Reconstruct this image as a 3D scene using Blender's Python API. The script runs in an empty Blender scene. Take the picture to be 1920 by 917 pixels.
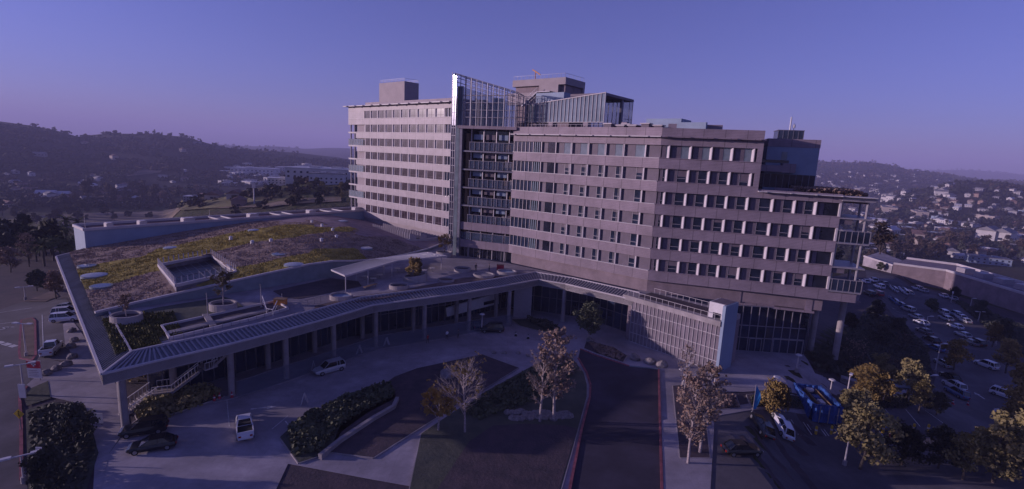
import bpy, bmesh, math, random
import numpy as np
from mathutils import Vector, Matrix
from mathutils.noise import noise as pnoise

HAZE = 0.0002
R = math.radians
C = bpy.context.scene.collection
scene = bpy.context.scene

# ------------------------------------------------------------------ camera
FPX, YC, PIT, ROL, H = 950.0, 458.0, R(10.02), R(-2.72), 34.8
cam = bpy.data.cameras.new('camera')
cam.sensor_width = 36.0; cam.lens = FPX / 1920 * 36.0
cam.clip_start = 0.5; cam.clip_end = 60000
camo = bpy.data.objects.new('camera', cam); C.objects.link(camo)
fw = Vector((0, math.cos(PIT), -math.sin(PIT)))
u0 = Vector((0, math.sin(PIT), math.cos(PIT))); r0 = Vector((1, 0, 0))
rt = r0 * math.cos(ROL) - u0 * math.sin(ROL); up = r0 * math.sin(ROL) + u0 * math.cos(ROL)
camo.matrix_world = Matrix(((rt.x, up.x, -fw.x, 0), (rt.y, up.y, -fw.y, 0), (rt.z, up.z, -fw.z, H), (0, 0, 0, 1)))
scene.camera = camo
scene.render.resolution_x = 1024; scene.render.resolution_y = 489

# ------------------------------------------------------------------ light
SUN_EL = R(9.5); SUN_DIR = Vector((-1.0, -0.03, 0)).normalized()      # towards the sun, horizontally
world = bpy.data.worlds.new('World'); scene.world = world; world.use_nodes = True
nt = world.node_tree; nt.nodes.clear()
sky = nt.nodes.new('ShaderNodeTexSky'); sky.sky_type = 'NISHITA'; sky.sun_disc = False
sky.sun_elevation = SUN_EL; sky.sun_rotation = math.atan2(SUN_DIR.x, SUN_DIR.y)
sky.altitude = 200; sky.air_density = 1.0; sky.dust_density = 0.6; sky.ozone_density = 2.5
tint = nt.nodes.new('ShaderNodeMix'); tint.data_type = 'RGBA'; tint.blend_type = 'MULTIPLY'
tint.inputs[0].default_value = 1.0; tint.inputs[7].default_value = (0.405, 0.375, 0.95, 1)
hsv = nt.nodes.new('ShaderNodeHueSaturation'); hsv.inputs['Saturation'].default_value = 0.8
bg = nt.nodes.new('ShaderNodeBackground'); bg.inputs[1].default_value = 0.066
out = nt.nodes.new('ShaderNodeOutputWorld')
nt.links.new(sky.outputs[0], hsv.inputs['Color']); nt.links.new(hsv.outputs[0], tint.inputs[6])
nt.links.new(tint.outputs[2], bg.inputs[0]); nt.links.new(bg.outputs[0], out.inputs[0])
sun = bpy.data.lights.new('sun', 'SUN'); sun.energy = 2.15; sun.angle = R(0.5); sun.color = (1.0, 0.78, 0.86)
suno = bpy.data.objects.new('sun', sun); C.objects.link(suno)
sd = Vector((SUN_DIR.x * math.cos(SUN_EL), SUN_DIR.y * math.cos(SUN_EL), math.sin(SUN_EL)))
suno.rotation_euler = sd.to_track_quat('Z', 'Y').to_euler(); suno.location = (-200, 0, 200)
vs = scene.view_settings
vs.view_transform = 'Standard'; vs.look = 'None'; vs.exposure = 1.22; vs.gamma = 1.0

# ------------------------------------------------------------------ measuring helpers (plan metres from photo measurements)
def ray(px, py):
    xr = (px - 960) / FPX; yr = (YC - py) / FPX
    x = xr * math.cos(ROL) + yr * math.sin(ROL); y = -xr * math.sin(ROL) + yr * math.cos(ROL)
    return (x, math.cos(PIT) + y * math.sin(PIT), -math.sin(PIT) + y * math.cos(PIT))
def G(px, py, z=0.0):
    d = ray(px, py); t = (z - H) / d[2]
    return (d[0] * t, d[1] * t)
def on(px, py, P, Q):
    d = ray(px, py); nx, ny = Q[1] - P[1], -(Q[0] - P[0])
    t = (nx * P[0] + ny * P[1]) / (nx * d[0] + ny * d[1])
    return (d[0] * t, d[1] * t, H + d[2] * t)
def ZV(px, py, X, Y):
    d = ray(px, py); t = (d[0] * X + d[1] * Y) / (d[0] ** 2 + d[1] ** 2)
    return H + d[2] * t
def ss(x): x = min(1.0, max(0.0, x)); return x * x * (3 - 2 * x)

# ------------------------------------------------------------------ terrain
def ridge(pts, D):
    a = []
    for px, py in pts:
        d = ray(px, py); h = math.hypot(d[0], d[1]); a.append((math.atan2(d[0], d[1]), H + d[2] / h * D))
    return [p[0] for p in a], [p[1] for p in a], D
RIDGES = [
 (ridge([(-500, 205), (-200, 214), (0, 228), (60, 236), (100, 243), (150, 257), (180, 251), (240, 250), (300, 252), (350, 256), (390, 268), (430, 277), (480, 281), (560, 287), (640, 297), (760, 330)], 1900), .5, 5),
 (ridge([(-400, 262), (300, 262), (450, 274), (520, 274), (570, 279), (610, 277), (640, 277), (760, 284), (900, 296), (1300, 310), (1500, 318)], 5200), .6, 6),
 (ridge([(1300, 318), (1440, 305), (1536, 302), (1580, 305), (1640, 304), (1680, 311), (1710, 319), (1745, 322), (1790, 331), (1850, 340), (2200, 352)], 3300), .5, 12),
 (ridge([(1500, 335), (1700, 324), (1740, 319), (1790, 318), (1830, 319), (1870, 322), (1900, 328), (1960, 334), (2100, 330)], 9000), .7, 8),
 (ridge([(1560, 420), (1650, 378), (1700, 362), (1760, 352), (1800, 344), (1850, 343), (1900, 350), (1960, 362), (2100, 400)], 1500), .70, 6),
 (ridge([(300, 400), (440, 365), (540, 345), (600, 335), (660, 331), (720, 335), (800, 345)], 420), .45, 2),
]
def lot(x, y):
    u = x - 0.9 * (y - 80)
    return -3.0 * ss((u - 46) / 10) * ss((x - 30) / 8) - 6.0 * ss((x - 66) / 30) - 2.5 * ss((-x - 62) / 60)
def T(x, y):
    rr = math.hypot(x, y - 100)
    k = ss((rr - 165) / 330)
    z = lot(x, y) * (1 - k) + k * -46
    r = math.hypot(x, y); az = math.atan2(x, y)
    if r > 150 and abs(az) < 1.5:
        n = pnoise(Vector((x / 420, y / 420, 3.1))) * 14 * ss((r - 500) / 900) + pnoise(Vector((x / 90, y / 90, 7))) * 3 * ss((r - 300) / 300)
        best = z + n * .5
        for (A, Z, D), st, amp in RIDGES:
            if az < A[0] or az > A[-1]: 
                zz = None
                continue
            zr = float(np.interp(az, A, Z))
            t = (r / D - st) / (1 - st)
            if r <= D: f = ss(t) ** 1.0
            else: f = ss(1 - (r / D - 1) / .8)
            edge = min(1, (az - A[0]) / .03, (A[-1] - az) / .03)
            hh = z + (zr - z) * f * edge
            hh += (pnoise(Vector((x / 300, y / 300, D))) * amp * 2.0 + pnoise(Vector((x / 90, y / 90, D))) * amp * .6) * f * (1 - .8 * f)
            best = max(best, hh)
        z = best
    return z
def GT(px, py):
    z = 0.0
    for _ in range(25):
        x, y = G(px, py, z); z = .5 * z + .5 * T(x, y)
    return x, y, T(x, y)

# ------------------------------------------------------------------ materials
def mat(name, col, rough=.8, metal=0, var=.12, scale=1.0, col2=None, bump=0.0, bscale=None, spec=.3, stripes=None, coat=0, stain=0.0):
    m = bpy.data.materials.new(name); m.use_nodes = True
    n = m.node_tree; b = n.nodes['Principled BSDF']
    b.inputs['Roughness'].default_value = rough; b.inputs['Metallic'].default_value = metal
    b.inputs['Specular IOR Level'].default_value = spec
    if coat: b.inputs['Coat Weight'].default_value = coat
    tc = n.nodes.new('ShaderNodeTexCoord')
    no = n.nodes.new('ShaderNodeTexNoise'); no.inputs['Scale'].default_value = scale; no.inputs['Detail'].default_value = 6; no.inputs['Roughness'].default_value = .65
    n.links.new(tc.outputs['Object'], no.inputs['Vector'])
    rp = n.nodes.new('ShaderNodeValToRGB')
    c2 = col2 or tuple(max(0, c * (1 - 2 * var)) for c in col)
    c1 = col if col2 else tuple(min(1, c * (1 + var)) for c in col)
    rp.color_ramp.elements[0].position = .36; rp.color_ramp.elements[1].position = .64
    rp.color_ramp.elements[0].color = (*c2, 1); rp.color_ramp.elements[1].color = (*c1, 1)
    n.links.new(no.outputs['Fac'], rp.inputs[0])
    last = rp.outputs[0]
    if stain:
        for sc_, lo, k_ in ((.045, .42, stain), (1.3, .56, stain * .7)):
            s2 = n.nodes.new('ShaderNodeTexNoise'); s2.inputs['Scale'].default_value = sc_; s2.inputs['Detail'].default_value = 10; s2.inputs['Roughness'].default_value = .7; s2.inputs['Distortion'].default_value = .6
            n.links.new(tc.outputs['Object'], s2.inputs['Vector']); r2_ = n.nodes.new('ShaderNodeMapRange'); r2_.inputs[1].default_value = lo; r2_.inputs[2].default_value = lo + .14; r2_.inputs[3].default_value = 0; r2_.inputs[4].default_value = k_
            n.links.new(s2.outputs['Fac'], r2_.inputs[0]); m2_ = n.nodes.new('ShaderNodeMix'); m2_.data_type = 'RGBA'; m2_.inputs[7].default_value = (col[0] * .45, col[1] * .45, col[2] * .45, 1)
            n.links.new(r2_.outputs[0], m2_.inputs[0]); n.links.new(last, m2_.inputs[6]); last = m2_.outputs[2]
    if stripes:                                    # horizontal panel grooves: (axis, period m, depth)
        sx = n.nodes.new('ShaderNodeSeparateXYZ'); n.links.new(tc.outputs['Object'], sx.inputs[0])
        for ax, per, dep, wid in stripes:
            md = n.nodes.new('ShaderNodeMath'); md.operation = 'PINGPONG'; md.inputs[1].default_value = per / 2
            n.links.new(sx.outputs[ax], md.inputs[0])
            lt = n.nodes.new('ShaderNodeMath'); lt.operation = 'LESS_THAN'; lt.inputs[1].default_value = wid / 2
            n.links.new(md.outputs[0], lt.inputs[0])
            mu = n.nodes.new('ShaderNodeMath'); mu.operation = 'MULTIPLY'; mu.inputs[1].default_value = dep
            n.links.new(lt.outputs[0], mu.inputs[0])
            mx = n.nodes.new('ShaderNodeMix'); mx.data_type = 'RGBA'; mx.inputs[7].default_value = (col[0] * .25, col[1] * .25, col[2] * .25, 1)
            n.links.new(mu.outputs[0], mx.inputs[0]); n.links.new(last, mx.inputs[6]); last = mx.outputs[2]
    n.links.new(last, b.inputs['Base Color'])
    if bump:
        bp = n.nodes.new('ShaderNodeBump'); bp.inputs['Strength'].default_value = bump; bp.inputs['Distance'].default_value = .1
        nb = n.nodes.new('ShaderNodeTexNoise'); nb.inputs['Scale'].default_value = bscale or scale * 6
        n.links.new(tc.outputs['Object'], nb.inputs['Vector']); n.links.new(nb.outputs['Fac'], bp.inputs['Height'])
        n.links.new(bp.outputs[0], b.inputs['Normal'])
    return m
def attr_mat(name, attr, rough=.9, scale=1.0, var=.35):
    m = bpy.data.materials.new(name); m.use_nodes = True
    n = m.node_tree; b = n.nodes['Principled BSDF']; b.inputs['Roughness'].default_value = rough; b.inputs['Specular IOR Level'].default_value = .15
    a = n.nodes.new('ShaderNodeAttribute'); a.attribute_name = attr
    tc = n.nodes.new('ShaderNodeTexCoord'); no = n.nodes.new('ShaderNodeTexNoise'); no.inputs['Scale'].default_value = scale; no.inputs['Detail'].default_value = 8
    n.links.new(tc.outputs['Object'], no.inputs['Vector'])
    mr = n.nodes.new('ShaderNodeMapRange'); mr.inputs[1].default_value = .3; mr.inputs[2].default_value = .7; mr.inputs[3].default_value = 1 - var; mr.inputs[4].default_value = 1 + var
    n.links.new(no.outputs['Fac'], mr.inputs[0])
    vm = n.nodes.new('ShaderNodeVectorMath'); vm.operation = 'SCALE'
    n.links.new(a.outputs['Color'], vm.inputs[0]); n.links.new(mr.outputs[0], vm.inputs['Scale']); n.links.new(vm.outputs[0], b.inputs['Base Color'])
    return m
M = {}
M['band'] = mat('facade_panel', (.285, .225, .265), .6, stain=.32, var=.09, scale=.35, stripes=[('Z', .32, .35, .05), ('X', 4.05, .6, .13)])
M['band3'] = mat('facade_panel_ribbed', (.30, .24, .285), .6, stain=.3, var=.09, scale=.35, stripes=[('Z', .27, .45, .06), ('X', 3.75, .6, .13)])
M['bandw'] = mat('facade_panel_pale', (.375, .32, .345), .5, stain=.25, var=.08, scale=.3, stripes=[('Z', .63, .22, .04), ('X', 4.05, .5, .13)])
M['ledge'] = mat('white_ledge', (.47, .43, .45), .5, var=.05, scale=.5)
M['fin'] = mat('pale_fin', (.52, .47, .50), .5, var=.05, scale=.7)
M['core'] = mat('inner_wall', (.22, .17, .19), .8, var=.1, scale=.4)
M['corew'] = mat('pale_pier_wall', (.31, .26, .275), .7, var=.06, scale=.4)
M['panelm'] = mat('mauve_panel', (.15, .12, .15), .6, var=.08, scale=.5, stripes=[('Z', .6, .2, .03)])
M['winw1'] = mat('bronze_blind_glass', (.06, .038, .055), .18, var=.35, scale=.25, spec=.5)
M['glass'] = mat('dark_glass', (.02, .022, .04), .08, var=.3, scale=.3, spec=.6)
M['glassb'] = mat('blue_glass', (.025, .035, .07), .10, var=.3, scale=.2, spec=.7)
M['glassl'] = mat('pale_glass', (.20, .24, .28), .12, var=.15, scale=.2, spec=.6)
M['court'] = mat('court_glass', (.010, .012, .022), .35, var=.3, scale=.3, spec=.15)
M['frit'] = mat('fritted_glass', (.20, .17, .20), .25, var=.15, scale=.3, spec=.5)
M['mirror'] = mat('sun_struck_glass', (.42, .42, .46), .14, metal=.8, var=.05, scale=.2)  # pale metal finish stands in for sun glare on the glass
M['mull'] = mat('mullion_metal', (.34, .31, .34), .45, metal=.3, var=.05, scale=2)
M['steel'] = mat('steel_frame', (.20, .19, .23), .5, metal=.4, var=.1, scale=1)
M['white'] = mat('white_paint', (.58, .55, .57), .45, var=.05, scale=1)
M['zinc'] = mat('zinc_roof', (.17, .17, .20), .45, metal=.3, var=.12, scale=.5)
M['rib'] = mat('zinc_rib', (.30, .28, .31), .5, metal=.2, var=.05, scale=1)
M['bluepanel'] = mat('blue_grey_panel', (.24, .30, .40), .6, var=.06, scale=.2, stripes=[('Z', 1.2, .12, .04), ('X', 2.4, .12, .04)])
M['teal'] = mat('grey_green_render', (.20, .23, .26), .8, var=.1, scale=.4)
M['conc'] = mat('concrete', (.36, .32, .33), .85, stain=.55, var=.12, scale=.35, bump=.1)
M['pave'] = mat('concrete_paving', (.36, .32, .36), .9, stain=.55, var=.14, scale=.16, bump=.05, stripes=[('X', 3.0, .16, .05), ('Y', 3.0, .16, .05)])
M['paved'] = mat('terrace_paving', (.33, .29, .32), .9, stain=.55, var=.14, scale=.3, stripes=[('X', 1.5, .15, .04), ('Y', 1.5, .15, .04)])
M['asph'] = mat('asphalt', (.135, .12, .14), .95, stain=.55, var=.18, scale=.12, bump=.1, bscale=6)
M['asphd'] = mat('fresh_asphalt', (.055, .046, .07), .9, stain=.55, var=.15, scale=.2, bump=.1, bscale=6)
M['red'] = mat('red_kerb_paint', (.26, .08, .10), .7, var=.2, scale=1)
M['paint'] = mat('white_road_paint', (.55, .53, .55), .8, var=.2, scale=2)
M['mulch'] = mat('mulch_bed', (.085, .06, .07), .95, scale=.5, col2=(.05, .04, .05), bump=.4)
M['bedg'] = mat('low_ground_cover', (.10, .10, .075), .95, stain=.4, scale=.35, col2=(.06, .065, .055), bump=.5)
M['soil'] = mat('bare_soil', (.16, .11, .10), .95, stain=.55, var=.2, scale=.4, bump=.3)
M['gravelroof'] = mat('gravel_roof', (.16, .11, .11), .95, stain=.55, var=.12, scale=.5, bump=.2)
M['roofred'] = mat('red_brown_roofing', (.13, .07, .08), .9, var=.15, scale=.4)
M['bark'] = mat('pale_bark', (.36, .30, .30), .9, var=.2, scale=4)
M['barkd'] = mat('dark_bark', (.09, .07, .065), .9, var=.25, scale=4)
M['rock'] = mat('boulder_stone', (.24, .21, .21), .9, var=.22, scale=1.5, bump=.5)
M['tyre'] = mat('tyre_rubber', (.015, .015, .016), .8)
M['rim'] = mat('alloy_rim', (.4, .4, .42), .35, metal=.8)
M['cglass'] = mat('car_glass', (.012, .014, .02), .06, spec=.7)
M['lamp'] = mat('headlamp_lens', (.65, .65, .68), .15, spec=.6)
M['tail'] = mat('tail_lamp_lens', (.3, .02, .02), .2)
CARC = {'white': (.66, .65, .70), 'silver': (.38, .38, .41), 'grey': (.14, .14, .155), 'black': (.014, .014, .018), 'blue': (.05, .10, .24), 'red': (.30, .025, .03), 'pale blue': (.25, .32, .44)}
for k, v in CARC.items(): M['car_' + k] = mat('car_paint_' + k.replace(' ', '_'), v, .28, metal=.1, var=.03, coat=.5)
M['tarp'] = mat('blue_tarpaulin', (.03, .085, .30), .55, var=.25, scale=1.2, bump=.5, bscale=3)
M['banner'] = mat('blue_banner', (.03, .22, .50), .6)
M['orange'] = mat('orange_box', (.55, .22, .05), .6)
M['yellow'] = mat('yellow_paint', (.65, .42, .04), .6)
M['signred'] = mat('sign_red', (.42, .02, .05), .5)
M['wood'] = mat('timber', (.22, .14, .08), .8, scale=3)
def leafmat(name, a, b):
    return mat(name, a, .8, scale=.45, col2=b, spec=.2)
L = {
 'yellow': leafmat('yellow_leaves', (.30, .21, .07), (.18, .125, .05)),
 'olive': leafmat('olive_leaves', (.25, .205, .085), (.13, .11, .06)),
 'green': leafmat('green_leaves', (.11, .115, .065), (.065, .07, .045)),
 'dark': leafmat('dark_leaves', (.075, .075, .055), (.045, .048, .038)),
 'rust': leafmat('rust_leaves', (.30, .20, .15), (.18, .13, .11)),
 'palm': leafmat('palm_fronds', (.11, .115, .04), (.04, .045, .02)),
 'far': leafmat('far_leaves', (.045, .045, .03), (.02, .022, .018)),
 'farb': leafmat('far_brown_leaves', (.085, .058, .04), (.04, .03, .024)),
}

# ------------------------------------------------------------------ mesh builder
class MB:
    def __init__(s): s.v = []; s.f = []; s.m = []
    def q(s, pts, m=0):
        i = len(s.v); s.v += [tuple(p) for p in pts]; s.f.append(tuple(range(i, i + len(pts)))); s.m.append(m)
    def box(s, x0, x1, y0, y1, z0, z1, m=0):
        i = len(s.v)
        s.v += [(x0, y0, z0), (x1, y0, z0), (x1, y1, z0), (x0, y1, z0), (x0, y0, z1), (x1, y0, z1), (x1, y1, z1), (x0, y1, z1)]
        for f in ((0, 3, 2, 1), (4, 5, 6, 7), (0, 1, 5, 4), (1, 2, 6, 5), (2, 3, 7, 6), (3, 0, 4, 7)):
            s.f.append(tuple(i + k for k in f)); s.m.append(m)
        return s
    def prism(s, poly, z0, z1, m=0, mtop=None):
        n = len(poly); i = len(s.v)
        a = sum(poly[k][0] * poly[(k + 1) % n][1] - poly[(k + 1) % n][0] * poly[k][1] for k in range(n))
        if a < 0: poly = poly[::-1]
        zf = z1 if callable(z1) else (lambda x, y: z1)
        zb = z0 if callable(z0) else (lambda x, y: z0)
        s.v += [(p[0], p[1], zb(*p[:2])) for p in poly] + [(p[0], p[1], zf(*p[:2])) for p in poly]
        s.f.append(tuple(i + k for k in reversed(range(n)))); s.m.append(m)
        s.f.append(tuple(i + n + k for k in range(n))); s.m.append(m if mtop is None else mtop)
        for k in range(n):
            k2 = (k + 1) % n; s.f.append((i + k, i + k2, i + n + k2, i + n + k)); s.m.append(m)
        return s
    def tube(s, p, q, r0, r1=None, n=6, m=0):
        p = Vector(p); q = Vector(q); r1 = r0 if r1 is None else r1
        d = (q - p)
        if d.length < 1e-6: return s
        d.normalize(); a = d.orthogonal().normalized(); b = d.cross(a); i = len(s.v)
        for c, r in ((p, r0), (q, r1)):
            for k in range(n):
                t = 2 * math.pi * k / n; s.v.append(tuple(c + (a * math.cos(t) + b * math.sin(t)) * r))
        for k in range(n):
            k2 = (k + 1) % n; s.f.append((i + k, i + k2, i + n + k2, i + n + k)); s.m.append(m)
        s.f.append(tuple(i + k for k in reversed(range(n)))); s.m.append(m)
        s.f.append(tuple(i + n + k for k in range(n))); s.m.append(m)
        return s
    def bar(s, p, q, w, h, m=0):                  # rectangular bar between points
        p = Vector(p); q = Vector(q); d = (q - p).normalized()
        upv = Vector((0, 0, 1)) if abs(d.z) < .95 else Vector((1, 0, 0))
        a = d.cross(upv).normalized() * (w / 2); b = a.cross(d).normalized() * (h / 2); i = len(s.v)
        for c in (p, q):
            for k in ((-1, -1), (1, -1), (1, 1), (-1, 1)): s.v.append(tuple(c + a * k[0] + b * k[1]))
        for f in ((0, 1, 2, 3), (7, 6, 5, 4), (0, 4, 5, 1), (1, 5, 6, 2), (2, 6, 7, 3), (3, 7, 4, 0)):
            s.f.append(tuple(i + k for k in f)); s.m.append(m)
        return s
    def mesh(s, name, mats):
        me = bpy.data.meshes.new(name); me.from_pydata(s.v, [], s.f); me.polygons.foreach_set('material_index', s.m)
        for x in (mats if isinstance(mats, (list, tuple)) else [mats]): me.materials.append(x)
        me.update(); return me
    def build(s, name, mats, parent=None, mw=None, recalc=False):
        me = s.mesh(name, mats)
        if recalc:
            bm = bmesh.new(); bm.from_mesh(me); bmesh.ops.recalc_face_normals(bm, faces=bm.faces); bm.to_mesh(me); bm.free()
        return link(name, me, parent, mw)
def link(name, me, parent=None, mw=None):
    o = bpy.data.objects.new(name, me); C.objects.link(o)
    if parent: o.parent = parent
    if mw is not None: o.matrix_local = mw
    return o
def tag(o, label=None, cat=None, group=None, kind=None):
    if label: o['label'] = label
    if cat: o['category'] = cat
    if group: o['group'] = group
    if kind: o['kind'] = kind
    return o
def thing(name, label, cat, loc=(0, 0, 0), rz=0, group=None):
    o = bpy.data.objects.new(name, None); C.objects.link(o); o.location = loc; o.rotation_euler = (0, 0, rz); o.empty_display_size = .5
    return tag(o, label, cat, group)
def copy_tree(o, parent=None):
    c = o.copy(); C.objects.link(c); c.parent = parent
    for ch in KIDS.get(o.name, []): pass
    for ch in list(o.children): copy_tree(ch, c)
    return c
KIDS = {}
def smooth(me):
    me.polygons.foreach_set('use_smooth', [True] * len(me.polygons))
def frame(P, Q, z=0):
    d = Vector((Q[0] - P[0], Q[1] - P[1], 0)).normalized(); n = Vector((-d.y, d.x, 0))
    return Matrix(((d.x, n.x, 0, P[0]), (d.y, n.y, 0, P[1]), (0, 0, 1, z), (0, 0, 0, 1)))

# ------------------------------------------------------------------ ground sheets
def drape(name, pts, off, m, label=None, kind='structure', cat=None, step=2.5, thick=0.0, parent=None):
    bm = bmesh.new()
    f = bm.faces.new([bm.verts.new((p[0], p[1], 0)) for p in pts])
    bmesh.ops.triangulate(bm, faces=[f])
    xs = [p[0] for p in pts]; ys = [p[1] for p in pts]
    slope = any(abs(T(*p)) > .01 for p in pts)
    if slope:
        for ax, lo, hi in ((0, min(xs), max(xs)), (1, min(ys), max(ys))):
            k = lo + step
            while k < hi:
                co = (k, 0, 0) if ax == 0 else (0, k, 0); no = (1, 0, 0) if ax == 0 else (0, 1, 0)
                bmesh.ops.bisect_plane(bm, geom=bm.verts[:] + bm.edges[:] + bm.faces[:], plane_co=co, plane_no=no); k += step
    for v in bm.verts: v.co.z = T(v.co.x, v.co.y) + off
    bmesh.ops.recalc_face_normals(bm, faces=bm.faces)
    if sum(f.normal.z for f in bm.faces) < 0: bmesh.ops.reverse_faces(bm, faces=bm.faces)
    if thick:
        top = bm.faces[:]
        r = bmesh.ops.extrude_face_region(bm, geom=top)
        for e in r['geom']:
            if isinstance(e, bmesh.types.BMVert): pass
        # extruded copy is the new top; original verts drop
        newv = {e for e in r['geom'] if isinstance(e, bmesh.types.BMVert)}
        for v in bm.verts:
            if v not in newv: v.co.z -= thick
        bmesh.ops.recalc_face_normals(bm, faces=bm.faces)
    me = bpy.data.meshes.new(name); bm.to_mesh(me); bm.free(); me.materials.append(m)
    o = link(name, me, parent)
    if kind: o['kind'] = kind
    if label: o['label'] = label
    if cat: o['category'] = cat
    return o
def dline(mb, pts, w, off, h=.004, step=2.0):           # draped strip
    for a, b in zip(pts, pts[1:]):
        L_ = math.hypot(b[0] - a[0], b[1] - a[1]); n = max(1, int(L_ / step))
        for k in range(n):
            p = [a[i] + (b[i] - a[i]) * k / n for i in (0, 1)]; q = [a[i] + (b[i] - a[i]) * (k + 1) / n for i in (0, 1)]
            if h < .02:
                d = Vector((q[0] - p[0], q[1] - p[1])).normalized(); nx, ny = -d.y * w / 2, d.x * w / 2
                mb.q([(p[0] + nx, p[1] + ny, T(p[0] + nx, p[1] + ny) + off), (p[0] - nx, p[1] - ny, T(p[0] - nx, p[1] - ny) + off), (q[0] - nx, q[1] - ny, T(q[0] - nx, q[1] - ny) + off), (q[0] + nx, q[1] + ny, T(q[0] + nx, q[1] + ny) + off)])
            else:
                mb.bar((p[0], p[1], T(*p) + off + h / 2 - .1), (q[0], q[1], T(*q) + off + h / 2 - .1), w, h + .2)
def PX(*pts): return [GT(*p)[:2] for p in pts]

def make_ground():
    rs = list(np.arange(14, 170, 2.0))
    while rs[-1] < 16000: rs.append(rs[-1] * 1.04)
    an = list(np.radians(np.concatenate([np.arange(-180, -66, 6), np.arange(-66, 66.01, .5), np.arange(72, 180.1, 6)])))
    na = len(an); V = []; F = []; FH = []
    for r in rs:
        for a in an:
            x, y = r * math.sin(a), r * math.cos(a); V.append((x, y, T(x, y) - .06))
    for i in range(len(rs) - 1):
        for j in range(na - 1):
            q = (i * na + j, i * na + j + 1, (i + 1) * na + j + 1, (i + 1) * na + j)
            (F if rs[i] < 900 else FH).append(q[::-1])
    V.append((0, 0, T(0, 0) - .06)); c = len(V) - 1
    for j in range(na - 1): F.append((c, j + 1, j)[::1])
    def gm(name, cols, sc):
        m = bpy.data.materials.new(name); m.use_nodes = True; n = m.node_tree; b = n.nodes['Principled BSDF']; b.inputs['Roughness'].default_value = .95; b.inputs['Specular IOR Level'].default_value = .1
        tc = n.nodes.new('ShaderNodeTexCoord')
        a = n.nodes.new('ShaderNodeTexNoise'); a.inputs['Scale'].default_value = sc; a.inputs['Detail'].default_value = 12; a.inputs['Roughness'].default_value = .7
        n.links.new(tc.outputs['Object'], a.inputs['Vector'])
        rp = n.nodes.new('ShaderNodeValToRGB'); e = rp.color_ramp.elements
        e[0].position = .34; e[0].color = (*cols[0], 1); e[1].position = .68; e[1].color = (*cols[-1], 1)
        for k, cc in enumerate(cols[1:-1]): x = e.new(.34 + .34 * (k + 1) / (len(cols) - 1)); x.color = (*cc, 1)
        n.links.new(a.outputs['Fac'], rp.inputs[0]); n.links.new(rp.outputs[0], b.inputs['Base Color'])
        bp = n.nodes.new('ShaderNodeBump'); bp.inputs['Strength'].default_value = .6; bp.inputs['Distance'].default_value = 3
        n2 = n.nodes.new('ShaderNodeTexNoise'); n2.inputs['Scale'].default_value = sc * 12; n2.inputs['Detail'].default_value = 8
        n.links.new(tc.outputs['Object'], n2.inputs['Vector']); n.links.new(n2.outputs['Fac'], bp.inputs['Height']); n.links.new(bp.outputs[0], b.inputs['Normal'])
        return m
    g1 = gm('valley_ground', [(.035, .032, .022), (.06, .05, .03), (.05, .055, .025), (.10, .08, .05)], .02)
    g2 = gm('hill_scrub', [(.010, .010, .010), (.020, .018, .016), (.028, .024, .018), (.085, .065, .05)], .006)
    for nm, fs, m in (('ground', F, g1), ('hills', FH, g2)):
        used = sorted({i for f in fs for i in f}); ix = {u: k for k, u in enumerate(used)}
        me = bpy.data.meshes.new(nm); me.from_pydata([V[u] for u in used], [], [tuple(ix[i] for i in f) for f in fs]); me.materials.append(m); me.update(); smooth(me)
        bm = bmesh.new(); bm.from_mesh(me); bmesh.ops.recalc_face_normals(bm, faces=bm.faces)
        if sum(f.normal.z for f in bm.faces) < 0: bmesh.ops.reverse_faces(bm, faces=bm.faces)
        bm.to_mesh(me); bm.free()
        tag(link(nm, me), kind='structure')
make_ground()

# ------------------------------------------------------------------ hospital
FH_ = 4.4
def Z(j): return 35.47 - FH_ * (j - 1)            # sill height of storey j
PB = (27.3, 98.2); PD = (57.5, 89.2); PG = (-.8, 120.4); PT = (-14.0, 125.5); PE = (-18.5, 143.8); PF = (-57.7, 177.9)
F1, F2, F3, FT = frame(PF, PE), frame(PG, PB), frame(PB, PD), frame(PT, PG)
LW2 = math.hypot(PB[0] - PG[0], PB[1] - PG[1])
def loc(Fm, x, y, z=0): return Fm @ Vector((x, y, z))
def at(Fm, x=0, y=0, z=0): return Fm @ Matrix.Translation((x, y, z))
DECK = 9.0

M['screen'] = bpy.data.materials.new('screen_glass'); M['screen'].use_nodes = True
_n = M['screen'].node_tree; _b = _n.nodes['Principled BSDF']; _b.inputs['Base Color'].default_value = (.10, .13, .2, 1); _b.inputs['Roughness'].default_value = .08; _b.inputs['Alpha'].default_value = .35
# ---- left wing
wing = thing('hospital_wing', 'pale banded wing with eight rows of dark square windows and a roof box', 'building', (0, 0, 0))
w1 = MB(); w1.box(4, 52.3, .55, 18, DECK - 9, 48.2); w1.build('wall', M['corew'], wing, F1)
for j in range(-1, 7):
    x0 = 0.2 if j == -2 else (4.6 if j % 2 else 4.0)
    b = MB(); zb = Z(j) - 1.9
    if j == -1: b.box(4.8, 52.3, 0, .56, zb, Z(j))
    elif j == 6: b.box(-.3, 52.3, 0, .56, zb, Z(j)); b.box(-.3, 0.2, .56, 10, zb, Z(j))
    else: b.box(x0, 52.3, 0, .56, zb, Z(j))
    s = b.build('spandrel_band', M['bandw'], wing, F1)
    l = MB(); l.box(-.6, 52.4, -.12, .5, Z(j) + .003, Z(j) + .14); l.build('ledge', M['ledge'], s)
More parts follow.
